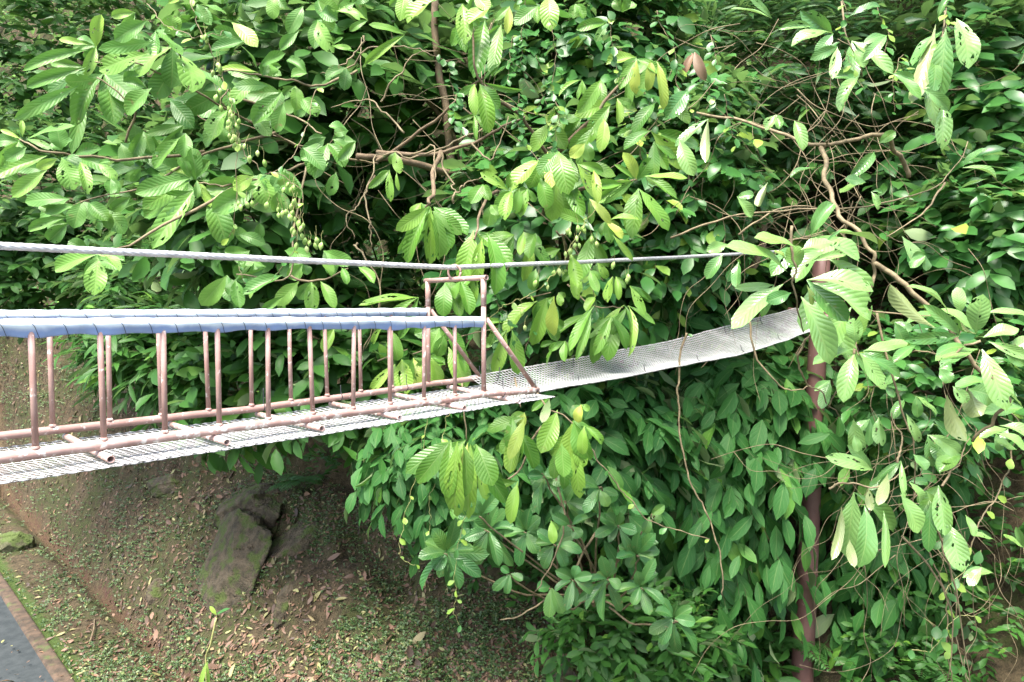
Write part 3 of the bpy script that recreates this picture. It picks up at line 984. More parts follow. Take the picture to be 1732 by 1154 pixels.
rows = [(725,410,770,615,95),(700,410,690,545,52,'w'),(740,400,905,428,36),(700,560,690,665,30),(312,742,328,832,52,'w'),(285,830,275,960,40,'l'),(320,840,325,920,20,'l')]
hero(lv, tw, rows, *C6, 5.9)
rows = [(1490,280,1365,310,85,'l'),(1490,290,1495,435,58,'y'),(1560,290,1540,425,52,'y'),(1590,300,1600,505,62,'y'),(1440,340,1445,505,54),(1315,390,1220,535,74),(1365,510,1210,560,72,'l'),
 (1225,390,1125,460,36,'l'),(1330,580,1325,725,62,'yl'),(1290,610,1230,795,84),(1220,580,1145,690,95),(1395,480,1400,590,52,'yl'),(1560,640,1440,710,62,'d'),(1585,500,1500,640,70,'d'),
 (1640,480,1740,580,60,'d'),(1560,640,1720,800,90,'l'),(1575,690,1570,840,60,'d'),(1160,540,1130,640,60),(1090,520,1070,600,50,'y'),(1060,600,1000,720,80,'l')]
hero(lv, tw, rows, *C6, 6.0)
rows = [(1035,780,900,908,100,'w'),(1110,740,1150,925,100),(1055,740,1075,925,62,'y'),(1170,770,1165,910,80),(1100,890,1060,1045,105,'l'),(1140,870,1095,1055,80),(1020,870,1055,1000,85),
 (1200,800,1290,955,72,'l'),(1280,830,1290,975,52,'y'),(880,930,855,1055,78,'l'),(920,920,910,1025,64),(865,930,750,855,54,'l'),(1480,880,1305,880,38,'l'),(1420,900,1300,990,64),
 (1500,920,1605,1105,78),(1490,880,1440,760,64,'y'),(1530,860,1705,875,52,'w'),(1340,1080,1405,1155,50,'y'),(1350,1080,1485,1075,42,'w'),(1260,970,1350,1080,44,'y'),
 (1250,1090,1115,1030,54),(780,1000,770,1090,74),(740,900,690,980,70),(1240,700,1180,760,60,'y'),(960,920,935,1040,60)]
hero(lv, tw, rows, *C6, 5.6)
rows = [(470,1010,345,1115,72,'l'),(470,1030,372,1245,92),(485,1010,470,1250,80,'l'),(500,1010,562,1185,95),(495,1030,520,1240,80),(440,990,410,1050,60,'w')]
hero(lv, tw, rows, *C6, 5.5)
C7 = (740, 400, 3.847)
rows = [(235,-40,190,252,135,'l'),(320,-20,365,330,130),(290,10,270,260,110,'l'),(50,300,45,495,115),(150,290,205,475,115),(240,240,235,435,105,'l'),(100,330,130,500,90,'d')]
hero(lv, tw, rows, *C7, 5.35, dY=0.12)
rows = [(560,-30,545,98,62,'w'),(600,20,545,252,92,'yl'),(640,-20,590,120,90),(500,-10,440,170,80,'d'),(870,120,905,300,112,'w'),(890,220,905,385,92,'w'),(1005,-20,955,235,105),(1140,-10,1252,135,40,'l'),
 (800,80,690,112,54),(640,210,620,335,84,'d'),(1040,170,1092,262,62,'l'),(990,220,1032,345,60),(1140,260,1110,405,72,'l'),(1160,260,1185,395,54,'yl'),(1250,320,1335,485,62),
 (650,420,462,605,115,'l'),(710,400,638,665,115,'l'),(760,390,765,610,94,'y'),(785,365,803,440,50,'w'),(720,550,765,665,94),(450,610,368,850,105,'l'),(485,610,530,850,115),
 (1020,450,858,685,74),(1080,490,1010,775,115),(1215,445,1050,640,64,'w'),(1180,490,1098,770,125),(1240,450,1262,745,64,'yl'),(1000,500,940,765,64,'d'),(1030,390,970,470,70,'l'),
 (770,690,720,825,74),(830,680,825,795,60),(430,560,350,690,70,'d'),(1130,520,1040,740,80)]
hero(lv, tw, rows, *C7, 5.9)
rows = [(70,720,170,940,125,'w'),(40,640,0,760,90,'d'),(150,700,190,860,80)]
hero(lv, tw, rows, *C7, 5.6, dY=0.1)
C2 = (560, 400, 3.605)
rows = [(535,372,230,412,78,'l'),(360,570,400,735,95),(430,750,460,930,125,'yl'),(560,750,605,895,95,'l'),(610,740,645,880,80,'yl'),(500,740,540,900,80,'y'),(320,545,260,640,50,'l'),
 (390,780,270,930,70,'l'),(660,560,610,690,100),(720,560,760,700,110),(20,560,-40,680,80,'l')]
hero(lv, tw, rows, *C2, 5.7, dY=0.15)
CB = (600, 640, 2.245)
rows = [(390,240,385,485,84,'l'),(440,250,442,498,80,'yl'),(460,250,512,390,84),(430,245,398,385,44,'y'),(365,235,345,425,72),(470,340,490,445,42,'w'),(410,240,420,420,60,'d'),
 (420,235,375,350,44,'yl'),(600,150,585,255,54),(645,150,600,285,48,'y'),(625,200,590,335,74,'l'),(640,220,615,320,50),(645,130,630,180,40,'y'),
 (770,120,718,258,80,'l'),(830,160,808,312,80,'l'),(872,180,865,275,44,'w'),(785,245,790,355,64),(830,250,850,425,56,'w'),(740,75,715,155,36,'b'),(860,100,850,160,44,'y'),(840,200,860,320,60,'yl'),
 (770,280,800,400,60,'d'),(620,390,595,528,54,'w'),(745,540,755,615,36,'w')]
hero(lv, tw, rows, *CB, 5.2, dY=0.12)
lv.build("foliage", M_DROOP, T2, nt_=9, ns=4, shape=(0.85, 0.62), petiole=0.07, wave=0.08)
limbs(T2, 'trunk', M_BARK, ([(940,560,9.4),(930,470,9.3),(905,390,9.3),(880,330,9.3),(870,230,9.3),(872,150,9.3),(870,60,9.3),(866,-60,9.3),(840,-420,9.6)],
          [(878,335,9.3),(820,318,9.0),(760,295,8.4),(680,272,7.9),(605,265,7.6)],), 0.05, 0.032, jit=0.04, sides=10)
limbs(T2, 'bough', M_BARK, ([(1010,320,7.9),(935,270,7.4),(880,200,7.0),(815,140,6.3),(790,30,6.2)], [(900,400,8.0),(930,330,7.2),(940,260,6.2),(930,250,5.7)],
          [(940,260,6.2),(1010,190,6.1),(1075,100,6.0)], [(930,330,7.2),(1000,320,6.0),(1075,305,5.7)], [(960,460,8.0),(960,420,6.5),(945,390,6.0)],
          [(640,270,7.6),(690,240,7.2),(760,180,6.8),(830,120,6.5)], [(640,255,7.2),(740,260,6.8),(830,225,6.6),(890,195,6.6)],
          [(870,330,7.6),(825,330,6.4),(800,400,5.4)], [(740,255,6.8),(730,330,5.6),(722,350,5.5)],), 0.024, 0.008, 0.05)
limbs(T2, 'branch', M_TWIG, ([(905,660,5.4),(925,690,5.2),(955,705,5.2),(985,735,5.2)], [(780,640,5.5),(785,690,5.2),(790,745,5.2)], [(870,640,5.4),(880,690,5.2)], [(890,505,6.3),(930,495,5.9)],
          [(960,480,6.3),(1000,515,5.9),(1055,520,5.9)], [(700,600,6.5),(780,570,5.9),(850,555,5.9)], [(640,610,6.3),(690,590,5.7)], [(870,430,6.5),(885,405,5.9)],), 0.008, 0.004, 0.02)
# added leaf canopy, unseen above the frame, put in to shade the slope behind
uc = Leaves()
nC = 3000
cx_, cy_ = rng.uniform(-12, 11, nC), rng.uniform(7.6, 18, nC)
cx_ = np.concatenate([cx_, rng.uniform(3.5, 14, 1500)])
cy_ = np.concatenate([cy_, rng.uniform(8.2, 16, 1500)])
nC = len(cx_)
cz_ = 6 + 0.50 * cy_ + 1.0 + rng.uniform(0, 2.2, nC)
keep_ = fbm(cx_ * 0.45, cy_ * 0.45, 0, 17, 3) > -0.22
pc = np.stack([cx_, cy_, cz_], -1)[keep_]
uc.add(pc, rng.normal(0, 1, pc.shape) * np.array([1, 1, 0.4]), UP + rng.normal(0, 0.3, pc.shape), rng.uniform(0.35, 0.6, len(pc)), rng.uniform(0.2, 0.32, len(pc)), 0.4, 0.3, rng.random(len(pc)))
uc.build("added_shade_canopy", M_DROOP, T2, nt_=4, ns=2, shape=(0.85, 0.62), petiole=0.07)
# the bare crooked boughs in the gap left of the centre
limbs(T2, 'branch', M_TWIG, ([(820,222,6.6),(770,245,6.4),(700,262,6.3),(640,258,6.3),(632,300,6.2),(605,345,6.1),(590,375,6.0),(600,410,6.0)],
          [(560,130,6.9),(585,118,6.8),(630,82,6.7),(690,80,6.6),(740,95,6.6)], [(645,165,6.6),(675,130,6.6),(700,95,6.6),(745,85,6.6)],
          [(615,60,6.8),(600,90,6.8),(575,115,6.8),(545,125,6.8)], [(700,262,6.3),(735,255,6.2),(728,330,5.9)], [(740,255,6.2),(765,310,6.1),(770,330,6.0)],
          [(800,240,6.2),(830,270,6.1),(865,200,6.2)], [(770,340,5.8),(775,320,5.8),(790,305,5.8),(820,303,5.8)], [(600,410,6.0),(615,425,5.9),(640,500,5.8),(610,600,5.9)],
          [(632,300,6.2),(618,340,6.1),(625,385,6.0),(628,420,6.0)], [(820,222,6.6),(780,180,6.6),(750,160,6.7)], [(690,230,6.4),(640,180,6.5),(605,170,6.6),(560,180,6.7)],), 0.010, 0.004, 0.06)

# ---- 3. tangled tree on the right whose leaves hang in front of the net
T3 = thing("overhanging_tree", "pale leaved tangled tree hanging in front of the netting and brown pole", "tree", hit(1725, 250, 5, 45)[0][0])
lv, tb, tw = Leaves(), Tubes(), Tubes()
C8 = (1200, 380, 3.038)
rows = [(400,245,128,135,105,'w'),(440,115,262,75,80,'w'),(470,130,600,95,85,'w'),(590,95,745,168,28,'l'),(450,225,430,125,95,'l'),(520,190,672,150,48,'l'),(400,215,340,150,62,'y'),
 (500,285,795,355,112,'w'),(530,300,778,468,135,'w'),(470,370,600,665,125,'w'),(380,305,148,493,105,'w'),(500,310,522,402,38,'y'),(330,310,160,342,42,'l'),(420,350,310,392,62,'d')]
hero(lv, tw, rows, *C8, 4.6, dY=0.12, wscale=1.15, extra=0.2)
rows = [(740,640,570,710,90,'w'),(790,650,988,620,80,'w'),(745,660,700,878,100,'w'),(770,660,878,822,90,'w'),(750,610,738,500,84,'l'),(770,600,815,460,62,'w'),(800,680,960,770,60,'d')]
hero(lv, tw, rows, *C8, 5.3, dY=0.15, extra=0.4)
rows = [(1360,560,1210,455,64,'w'),(1370,560,1398,388,105,'w'),(1405,580,1558,540,84,'w'),(1430,600,1620,682,58,'l'),(1400,640,1492,908,115,'w'),(1380,640,1195,690,90,'w'),(1290,570,1045,585,64),
 (1225,455,1055,350,66,'w'),(1290,460,1268,340,64,'w'),(1160,530,955,350,95,'db'),(1330,640,1170,660,60)]
hero(lv, tw, rows, *C8, 5.0, dY=0.15, extra=0.4)
rows = [(990,60,1068,182,64,'w'),(1110,160,1048,216,58),(1440,800,1300,840,80),(1330,845,1392,965,125,'b'),(1220,875,1312,1075,105,'b'),(740,1000,757,1155,84,'w'),(825,1000,815,1115,54),
 (870,990,882,1115,74,'l'),(1535,1050,1408,1092,62,'l'),(1120,1080,1255,1145,62,'l'),(620,800,588,925,64),(90,100,0,130,64,'l'),(70,150,0,262,72),(150,190,138,305,62),(1000,900,960,990,60),
 (1180,740,1230,800,70),(1060,880,1150,960,60,'l'),(900,830,1000,850,50),(1470,1070,1616,1150,70,'w'),(1010,970,1060,1100,50,'l'),(1250,830,1320,900,60,'l'),(950,500,1000,600,70),(1060,620,960,700,60)]
hero(lv, tw, rows, *C8, 5.8, dY=0.2, extra=0.4)
C9 = (1132, 0, 2.885)
rows = [(1300,120,1208,442,84,'wb'),(1350,140,1330,435,105),(1400,90,1445,302,105,'l'),(1290,280,1292,430,72,'d'),(1255,395,1285,608,64,'w'),(1335,515,1320,702,84,'yl'),(1310,90,1350,10,40),
 (800,165,625,222,84,'w'),(890,200,1038,348,74,'w'),(700,130,558,150,48,'l'),(930,370,828,522,78,'w'),(820,230,805,362,52,'l'),(610,590,642,718,72,'l'),(1090,360,1205,465,60),
 (520,560,478,625,60,'l'),(50,680,102,835,82,'l'),(90,440,0,565,92,'d'),(960,890,848,932,62,'l'),(985,935,1015,1012,42,'w'),(1430,820,1572,862,54,'w'),(330,960,392,1045,62,'l'),
 (500,90,330,50,40,'l'),(880,80,1010,40,50),(1000,740,910,860,70,'d'),(1020,700,1090,650,50),(720,820,610,860,50),(480,890,440,990,50,'b'),(190,580,180,760,50,'b'),(900,250,940,320,70,'w')]
hero(lv, tw, rows, *C9, 5.9, dY=0.2, extra=0.4)
C10 = (1132, 740, 2.787)
rows = [(960,155,768,100,68,'l'),(870,258,850,515,112,'w'),(812,325,770,545,48,'b'),(920,320,912,575,104),(1010,345,1032,575,42,'w'),(1090,265,1172,415,94,'w'),(1092,110,1098,262,34,'w'),
 (1270,225,1300,425,94,'l'),(1310,395,1362,595,104,'w'),(1235,305,1225,505,62,'d'),(1375,80,1288,152,92),(1260,0,1352,62,72,'l'),(870,-10,892,55,50,'l'),(1150,80,1202,142,62),
 (1530,640,1402,660,52,'w'),(1395,365,1442,445,44,'w'),(1640,60,1550,20,60,'w'),(1030,170,1000,300,50,'b'),(940,240,950,330,40,'b'),(1210,250,1240,310,40,'w'),(1130,210,1180,290,50,'w'),
 (850,480,855,590,44,'b'),(1530,480,1450,470,40,'w'),(1672,520,1590,470,40,'w')]
hero(lv, tw, rows, *C10, 5.4, dY=0.15, extra=0.4)
rows = [(1665,530,1732,540,20,'w'),(1700,600,1740,575,24,'l'),(1730,690,1680,650,28,'w'),(1690,720,1745,740,26,'w'),(1660,960,1640,985,18,'w'),(1500,60,1470,100,20),(1560,150,1600,180,20)]
hero(lv, tw, rows, 0, 0, 1.0, 5.2)
rows = [(1378,402,1442,432,34,'w'),(1400,438,1458,500,40,'w'),(1412,470,1368,548,42,'w'),(1398,520,1428,602,36,'w'),(1422,402,1360,440,34,'l'),(1440,520,1402,590,36,'l'),(1372,398,1402,350,30),(1405,395,1470,410,32,'l'),(1395,425,1350,470,34)]
hero(lv, tw, rows, 0, 0, 1.0, 5.4, dY=0.15, wscale=1.1, extra=0.0)
lv.build("foliage", M_PALE, T3, nt_=9, ns=4, shape=(0.85, 0.62), petiole=0.07, wave=0.09)
limbs(T3, 'bough', M_TWIG, ([(1535,300,6.7),(1520,262,6.6),(1495,230,6.4),(1445,240,6.3),(1390,246,6.2),(1330,230,6.4),(1250,205,6.8),(1180,190,7.2)],
          [(1390,248,6.2),(1400,310,6.0),(1425,365,5.8),(1470,415,5.6),(1478,455,5.6),(1465,520,5.6)],
          [(1475,440,5.6),(1530,485,5.5),(1590,540,5.4),(1640,610,5.3),(1700,660,5.3),(1690,700,5.4),(1650,750,5.6)],), 0.022, 0.012, 0.05, sides=8)
limbs(T3, 'branch', M_TWIG, ([(1343,380,4.6),(1342,440,4.6),(1345,500,4.7),(1360,560,5.0)], [(1447,590,5.3),(1430,640,5.4),(1400,690,5.6)], [(1655,575,5.0),(1600,600,5.1),(1540,590,5.3)],
          [(1405,825,5.4),(1440,818,5.4),(1490,822,5.4),(1540,790,5.5)], [(1520,780,5.4),(1525,750,5.5),(1510,700,5.6)], [(1590,820,5.4),(1620,790,5.5),(1640,740,5.6)],
          [(1132,405,6.2),(1250,365,6.2),(1400,352,6.2),(1530,335,6.2),(1600,300,6.2),(1640,240,6.3)], [(1250,395,6.3),(1330,350,6.3),(1400,358,6.3)],
          [(1600,310,6.1),(1560,360,6.0),(1500,400,5.9)], [(1397,250,6.2),(1404,236,6.1),(1411,230,6.05)], [(1480,530,5.6),(1520,690,5.6),(1545,760,5.6),(1540,900,5.8)],
          [(1530,910,5.6),(1600,1010,5.7),(1605,1154,5.8)], [(1570,860,5.7),(1615,1000,5.8),(1640,1160,5.9)], [(1365,570,5.4),(1352,610,5.5),(1362,650,5.6),(1395,670,5.6),(1420,705,5.7)],
          [(1265,540,6.2),(1290,620,6.2),(1330,660,6.2),(1370,655,6.2)], [(1380,480,5.4),(1480,525,5.4),(1590,535,5.4)], [(1600,20,6.2),(1595,60,5.9),(1590,190,5.9)], [(1420,-20,6.4),(1430,60,6.0),(1460,130,6.0)],), 0.010, 0.004, 0.04)

# ---- 4. rosette shrub below the bridge
T4 = thing("rosette_shrub", "dark glossy shrub with starry leaf rosettes below the bridge's end arch", "shrub", hit(1010, 1020, 5, 45)[0][0])
lv, tb = Leaves(), Tubes()
ros = [((350,660), [(255,680),(265,775),(390,780),(455,750),(372,548),(300,585),(440,650),(310,720)], 56), ((510,575), [(600,570),(592,692),(535,698),(465,690),(448,505),(540,500),(430,600)], 50),
 ((650,580), [(600,512),(702,540),(690,655),(625,695),(578,600),(660,505)], 50), ((760,630), [(720,712),(852,655),(790,560),(698,590),(800,700)], 46),
 ((1000,560), [(930,525),(922,592),(1062,578),(1052,662),(1002,515),(960,520)], 44), ((1070,670), [(1003,680),(1132,598),(1112,722),(1080,596),(1010,640)], 46),
 ((1085,790), [(1003,812),(1060,852),(1112,884),(1162,848),(1135,700),(1070,740)], 44), ((960,760), [(890,862),(945,902),(888,770),(942,685),(1002,790)], 44),
 ((1210,910), [(1133,962),(1178,1003),(1218,1028),(1292,1014),(1284,925),(1148,882),(1170,850)], 46), ((830,760), [(770,735),(892,750),(890,812),(800,862),(850,720)], 42),
 ((745,790), [(745,892),(780,880),(700,800)], 54), ((590,740), [(535,800),(630,765),(580,810),(560,720)], 36), ((930,420), [(860,380),(990,440),(915,465),(880,500),(955,480)], 44),
 ((720,370), [(665,370),(745,380),(690,430),(780,400),(700,500)], 48), ((800,470), [(770,520),(860,540),(830,420),(880,480)], 50), ((1120,520), [(1060,500),(1170,490),(1160,540),(1100,580)], 40),
 ((480,520), [(400,520),(540,450),(450,470)], 50), ((820,560), [(760,520),(880,530),(850,600)], 48)]
hubs = []
for (cx, cy), tips, wd in ros:
    Yc = 7.0 + rng.normal(0, 0.25)
    rows = []
    for tx, ty in tips:
        code = 'w' if (cx, cy) == (745, 790) and ty > 870 else ('d' if rng.random() < 0.25 else '')
        rows.append((cx + 0.06 * (tx - cx), cy + 0.06 * (ty - cy), tx, ty, wd, code))
    hero(lv, None, rows, *CB, Yc, dY=0.05, tint=0.5)
    hubs.append((600 + cx / 2.245, 640 + cy / 2.245, Yc))
lv.build("foliage", M_ROS, T4, nt_=8, ns=4, shape=(0.85, 0.6), petiole=0.06)
root = (1010, 1010, 8.2)
for h in hubs:
    limb(tb, [root, ((root[0] + h[0]) / 2 + rng.normal(0, 15), (root[1] + h[1]) / 2 + 25, 7.7), (h[0], h[1] + 8, h[2] + 0.06), h], 0.014, 0.006, jit=0.05)
limb(tb, [(1010,900,7.4),(960,980,7.3),(880,1040,7.3),(845,1045,7.3)], 0.014, 0.006, jit=0.05)
limb(tb, [(935,790,7.0),(950,850,7.0),(955,900,7.0),(930,960,7.0),(905,1000,7.1)], 0.012, 0.006, jit=0.04)
limb(tb, [(915,720,7.0),(880,790,7.1),(840,830,7.1),(825,870,7.2)], 0.012, 0.007, jit=0.04)
tb.build("stems", M_TWIG, T4)

# ---- 5. background and side shrubs
BG = "shrubs crowding the slope"
bush("shrub", "finest-leaved dark thicket at the top left corner behind the big whorls", "shrub", 60, 90, 230, 190, 15.5, 24, 900, 8, 0.38, 0.35, tint=(0.45, 0.25), group=BG)
bush("shrub", "dark small-leaved thicket under the lowest leaf whorls at far left", "shrub", 90, 350, 230, 130, 14.0, 26, 700, 8, 0.38, 0.4, tint=(0.35, 0.25), group=BG)
bush("shrub", "pointed-leaf shrub just above the blue handrail, left half", "shrub", 330, 470, 190, 85, 12.0, 30, 560, 7, 0.32, 0.35, tint=(0.5, 0.25), group=BG)
bush("shrub", "low dark shrub touching the handrail top at the left frame edge", "shrub", 70, 460, 130, 60, 13.5, 26, 300, 7, 0.36, 0.35, tint=(0.35, 0.2), group=BG)
bush("bamboo_shrub", "feathery narrow-leaved shrub drooping behind the left balusters above bare earth", "shrub", 290, 585, 110, 55, 11.0, 40, 260, 9, 0.2, 0.45, tint=(0.55, 0.2), group=BG, shape=(0.6, 0.9))
bush("shrub", "dense bladed-leaf shrub behind the middle balusters", "shrub", 430, 620, 100, 85, 10.5, 44, 260, 6, 0.42, 0.4, tint=(0.5, 0.2), group=BG)
bush("shrub", "shaded oval-leaved shrub behind the balusters nearest the arch", "shrub", 590, 600, 110, 100, 9.8, 44, 280, 6, 0.42, 0.45, tint=(0.35, 0.2), group=BG)
bush("fern_thicket", "dim feathery thicket in the gap below the crooked bare boughs", "fern", 640, 400, 120, 110, 10.5, 34, 300, 10, 0.2, 0.4, tint=(0.3, 0.2), mat=M_FERN, group=BG, shape=(0.6, 0.9))
bush("shrub", "shaded large-leaved shrub seen between the crooked boughs at top centre", "shrub", 690, 170, 170, 150, 10.5, 52, 340, 5, 0.45, 0.35, tint=(0.6, 0.2), group=BG)
bush("shrub", "broad bright-leaved shrub right of the winged fruit vine near the top", "shrub", 520, 110, 150, 120, 9.2, 60, 190, 5, 0.45, 0.3, tint=(0.7, 0.2), group=BG)
bush("shrub", "dense dark shrub behind the fruit vine, above the cable", "shrub", 430, 330, 150, 130, 9.5, 50, 300, 6, 0.42, 0.35, tint=(0.5, 0.2), group=BG)
bush("shrub", "glossy small-leaved shrub at top right of the centre tree", "shrub", 1010, 100, 150, 130, 9.0, 36, 420, 7, 0.5, 0.45, tint=(0.5, 0.25), mat=M_SMALL, group=BG)
bush("shrub", "leafy shrub behind the big drooping leaves over the cable", "shrub", 960, 380, 170, 190, 9.0, 42, 520, 7, 0.48, 0.5, tint=(0.4, 0.25), mat=M_SMALL, group=BG)
bush("shrub", "mid-green small-leaved shrub left of the bare vine tangle", "shrub", 1130, 300, 130, 190, 8.8, 34, 470, 7, 0.5, 0.5, tint=(0.55, 0.25), mat=M_SMALL, group=BG)
bush("shrub", "leafy shrub behind the cable and above the far netting", "shrub", 1150, 480, 130, 90, 11.4, 40, 300, 6, 0.45, 0.6, tint=(0.4, 0.2), mat=M_VINE, group=BG)
bush("fern_thicket", "dark ferny thicket behind the vine tangle at top right", "fern", 1300, 120, 190, 150, 11.0, 36, 460, 12, 0.18, 0.3, tint=(0.4, 0.2), mat=M_FERN, group=BG, shape=(0.6, 0.9))
bush("shrub", "dim thin shrub behind the forked bare bough", "shrub", 1430, 320, 160, 150, 11.0, 36, 170, 6, 0.42, 0.4, tint=(0.3, 0.2), group=BG)
bush("shrub", "layered glossy shrub in the upper right corner beside hanging leaves", "shrub", 1660, 180, 140, 160, 9.9, 44, 330, 6, 0.42, 0.35, tint=(0.45, 0.2), mat=M_SMALL, group=BG)
bush("shrub", "dark glossy shrub at the right frame edge level with the cable", "shrub", 1680, 400, 100, 100, 8.8, 46, 190, 6, 0.45, 0.45, tint=(0.4, 0.2), mat=M_SMALL, group=BG)
bush("shrub", "small-leaved shrub under the pale leaf whorl at the right edge", "shrub", 1590, 650, 110, 100, 8.4, 36, 190, 6, 0.45, 0.4, tint=(0.5, 0.25), mat=M_SMALL, group=BG)
bush("shrub", "dark bush low in the right corner behind dangling vines", "shrub", 1690, 1000, 80, 150, 9.8, 50, 130, 6, 0.36, 0.35, tint=(0.3, 0.2), group=BG)
# leafy curtain below the bridge
CU = "leafy curtains below the net"
VS = (0.75, 0.8)
bush("creeper_curtain", "small-leaved creeper curtain over the bank, left of the rosette shrub", "creeper", 775, 775, 125, 80, 8.8, 40, 400, 6, 0.46, 1.0, mat=M_VINE, tint=(0.45, 0.2), young=0.04, group=CU, shape=VS, depth=0.6)
bush("creeper_curtain", "shaded creeper between arch foot and bare liana under the net", "creeper", 1010, 740, 120, 90, 8.9, 46, 260, 6, 0.46, 1.0, mat=M_VINE, tint=(0.3, 0.2), young=0.03, group=CU, shape=VS, depth=0.6)
bush("creeper_curtain", "largest oval-leaved creeper curtain, left of the brown pole", "creeper", 1185, 820, 125, 200, 9.6, 54, 470, 5, 0.42, 1.5, mat=M_VINE, tint=(0.5, 0.22), young=0.07, group=CU, shape=VS, depth=0.45)
bush("creeper_curtain", "oval-leaved creeper curtain hanging right of the brown pole's lower shaft", "creeper", 1495, 910, 62, 215, 9.9, 54, 330, 5, 0.42, 1.5, mat=M_VINE, tint=(0.5, 0.22), young=0.08, group=CU, shape=VS, depth=0.4)
bush("creeper_curtain", "creeper patch directly under the far end of the net", "creeper", 1255, 660, 110, 60, 10.2, 54, 200, 5, 0.47, 0.8, mat=M_VINE, tint=(0.4, 0.2), young=0.05, group=CU, shape=VS, depth=0.6)
bush("creeper_curtain", "creeper leaves climbing across the front of the brown pole", "creeper", 1372, 790, 34, 62, 9.3, 52, 40, 5, 0.42, 1.5, mat=M_VINE, tint=(0.45, 0.2), young=0.06, group=CU, shape=VS, depth=0.4)
bush("shrub", "fine dark undershrub on the bank foot below the rosettes", "shrub", 1080, 1075, 130, 70, 8.4, 32, 300, 6, 0.36, 0.4, tint=(0.4, 0.2), group=BG)
bush("shrub", "shaded shrub below the large creeper curtain left of the pole's foot", "shrub", 1220, 1120, 80, 50, 9.8, 38, 170, 6, 0.32, 0.4, tint=(0.35, 0.2), group=BG)

# undergrowth that clothes the rest of the slope
def poly_in(px, py, poly):
    poly = np.array(poly, float)
    c = np.zeros(len(px), bool)
    j = len(poly) - 1
    for i in range(len(poly)):
        xi, yi = poly[i]; xj, yj = poly[j]
        c ^= ((yi > py) != (yj > py)) & (px < (xj - xi) * (py - yi) / (yj - yi + 1e-9) + xi)
        j = i
    return c
GREEN = [(-250, -200), (2000, -200), (2000, 1400), (1100, 1400), (1060, 1110), (850, 990), (640, 860), (520, 790), (400, 760), (330, 640), (210, 560), (-250, 530)]
px = rng.uniform(-250, 2000, 9500)
py = rng.uniform(-200, 1400, 9500)
ok = poly_in(px, py, GREEN) & ~((px > 1560) & (py > 720) & (rng.random(len(px)) < 0.5))
H, dn_ = hit(px[ok], py[ok], 6.0, 40.0, 0.08)
H = H[dn_]
gz = H + np.array([0, -0.25, 0.15]) + rng.normal(0, 0.15, H.shape)
lv = Leaves()
ug = np.maximum(1.0, gz[:, 1] / 14.0) ** 1.15
sprigs(lv, None, gz, np.array([-0.1, -0.7, 0.5]) + rng.normal(0, 0.45, gz.shape), 0.45 * ug, 8, 0.18 * ug, 0.075 * ug, 0.35, (0.35, 0.25), 0.04)
tag(lv.build("undergrowth", M_BACK, None, nt_=3, ns=2), "dark mixed green undergrowth covering the slope behind the plants", "undergrowth", kind="stuff")

# ferns
def fern(lv, tb, foot, d, L, n=16):
    d = unit(np.array(d, float))
    f = np.linspace(0.12, 0.97, n)
    side = unit(np.cross(d, UP))
    pos = foot + d * (L * f)[:, None] - UP * (0.45 * L * f ** 2)[:, None]
    tb.add(np.vstack([foot[None], pos]), 0.004, 0.0015, 3, cap=False)
    tang = unit(d - UP * (0.9 * f)[:, None])
    for s in (1, -1):
        lv.add(pos, side * s + tang * 0.45 + rng.normal(0, 0.06, (n, 3)), UP * 0.8 + TOCAM * 0.4, L * 0.24 * np.sin(np.pi * np.clip(f * 0.85 + 0.12, 0, 1)) + 0.01, L * 0.042, 0.5, 0.1, np.clip(rng.normal(0.5, 0.15, n), 0, 1), 0.0)
for (px_, py_, lab) in ((1140, 1125, "small fern at the bank foot below the starriest rosette"), (1330, 1090, "fern in the dark hollow left of the pole's foot"),
                        (1560, 1130, "fern in the dark hollow right of the pole's foot"), (1150, 720, "fern clump in shade under the net beside the liana"),
                        (1700, 1090, "fern near the bottom right corner"), (520, 770, "small fern hanging over the bank under the bridge middle")):
    P, okk = hit(px_, py_, 6, 40)
    foot = P[0] + np.array([0, -0.1, 0.1])
    o = thing("fern", lab, "fern", foot, "ferns on the slope")
    lv, tb = Leaves(), Tubes()
    for k in range(11):
        a = rng.uniform(-2.8, -0.3)
        fern(lv, tb, foot, (math.cos(a), math.sin(a) * 0.9, rng.uniform(0.3, 0.9)), rng.uniform(0.5, 0.85))
    lv.build("fronds", M_FERN, o, nt_=3, ns=2, shape=(0.4, 0.8), petiole=0.0)
    tb.build("stalks", M_DTWIG, o)

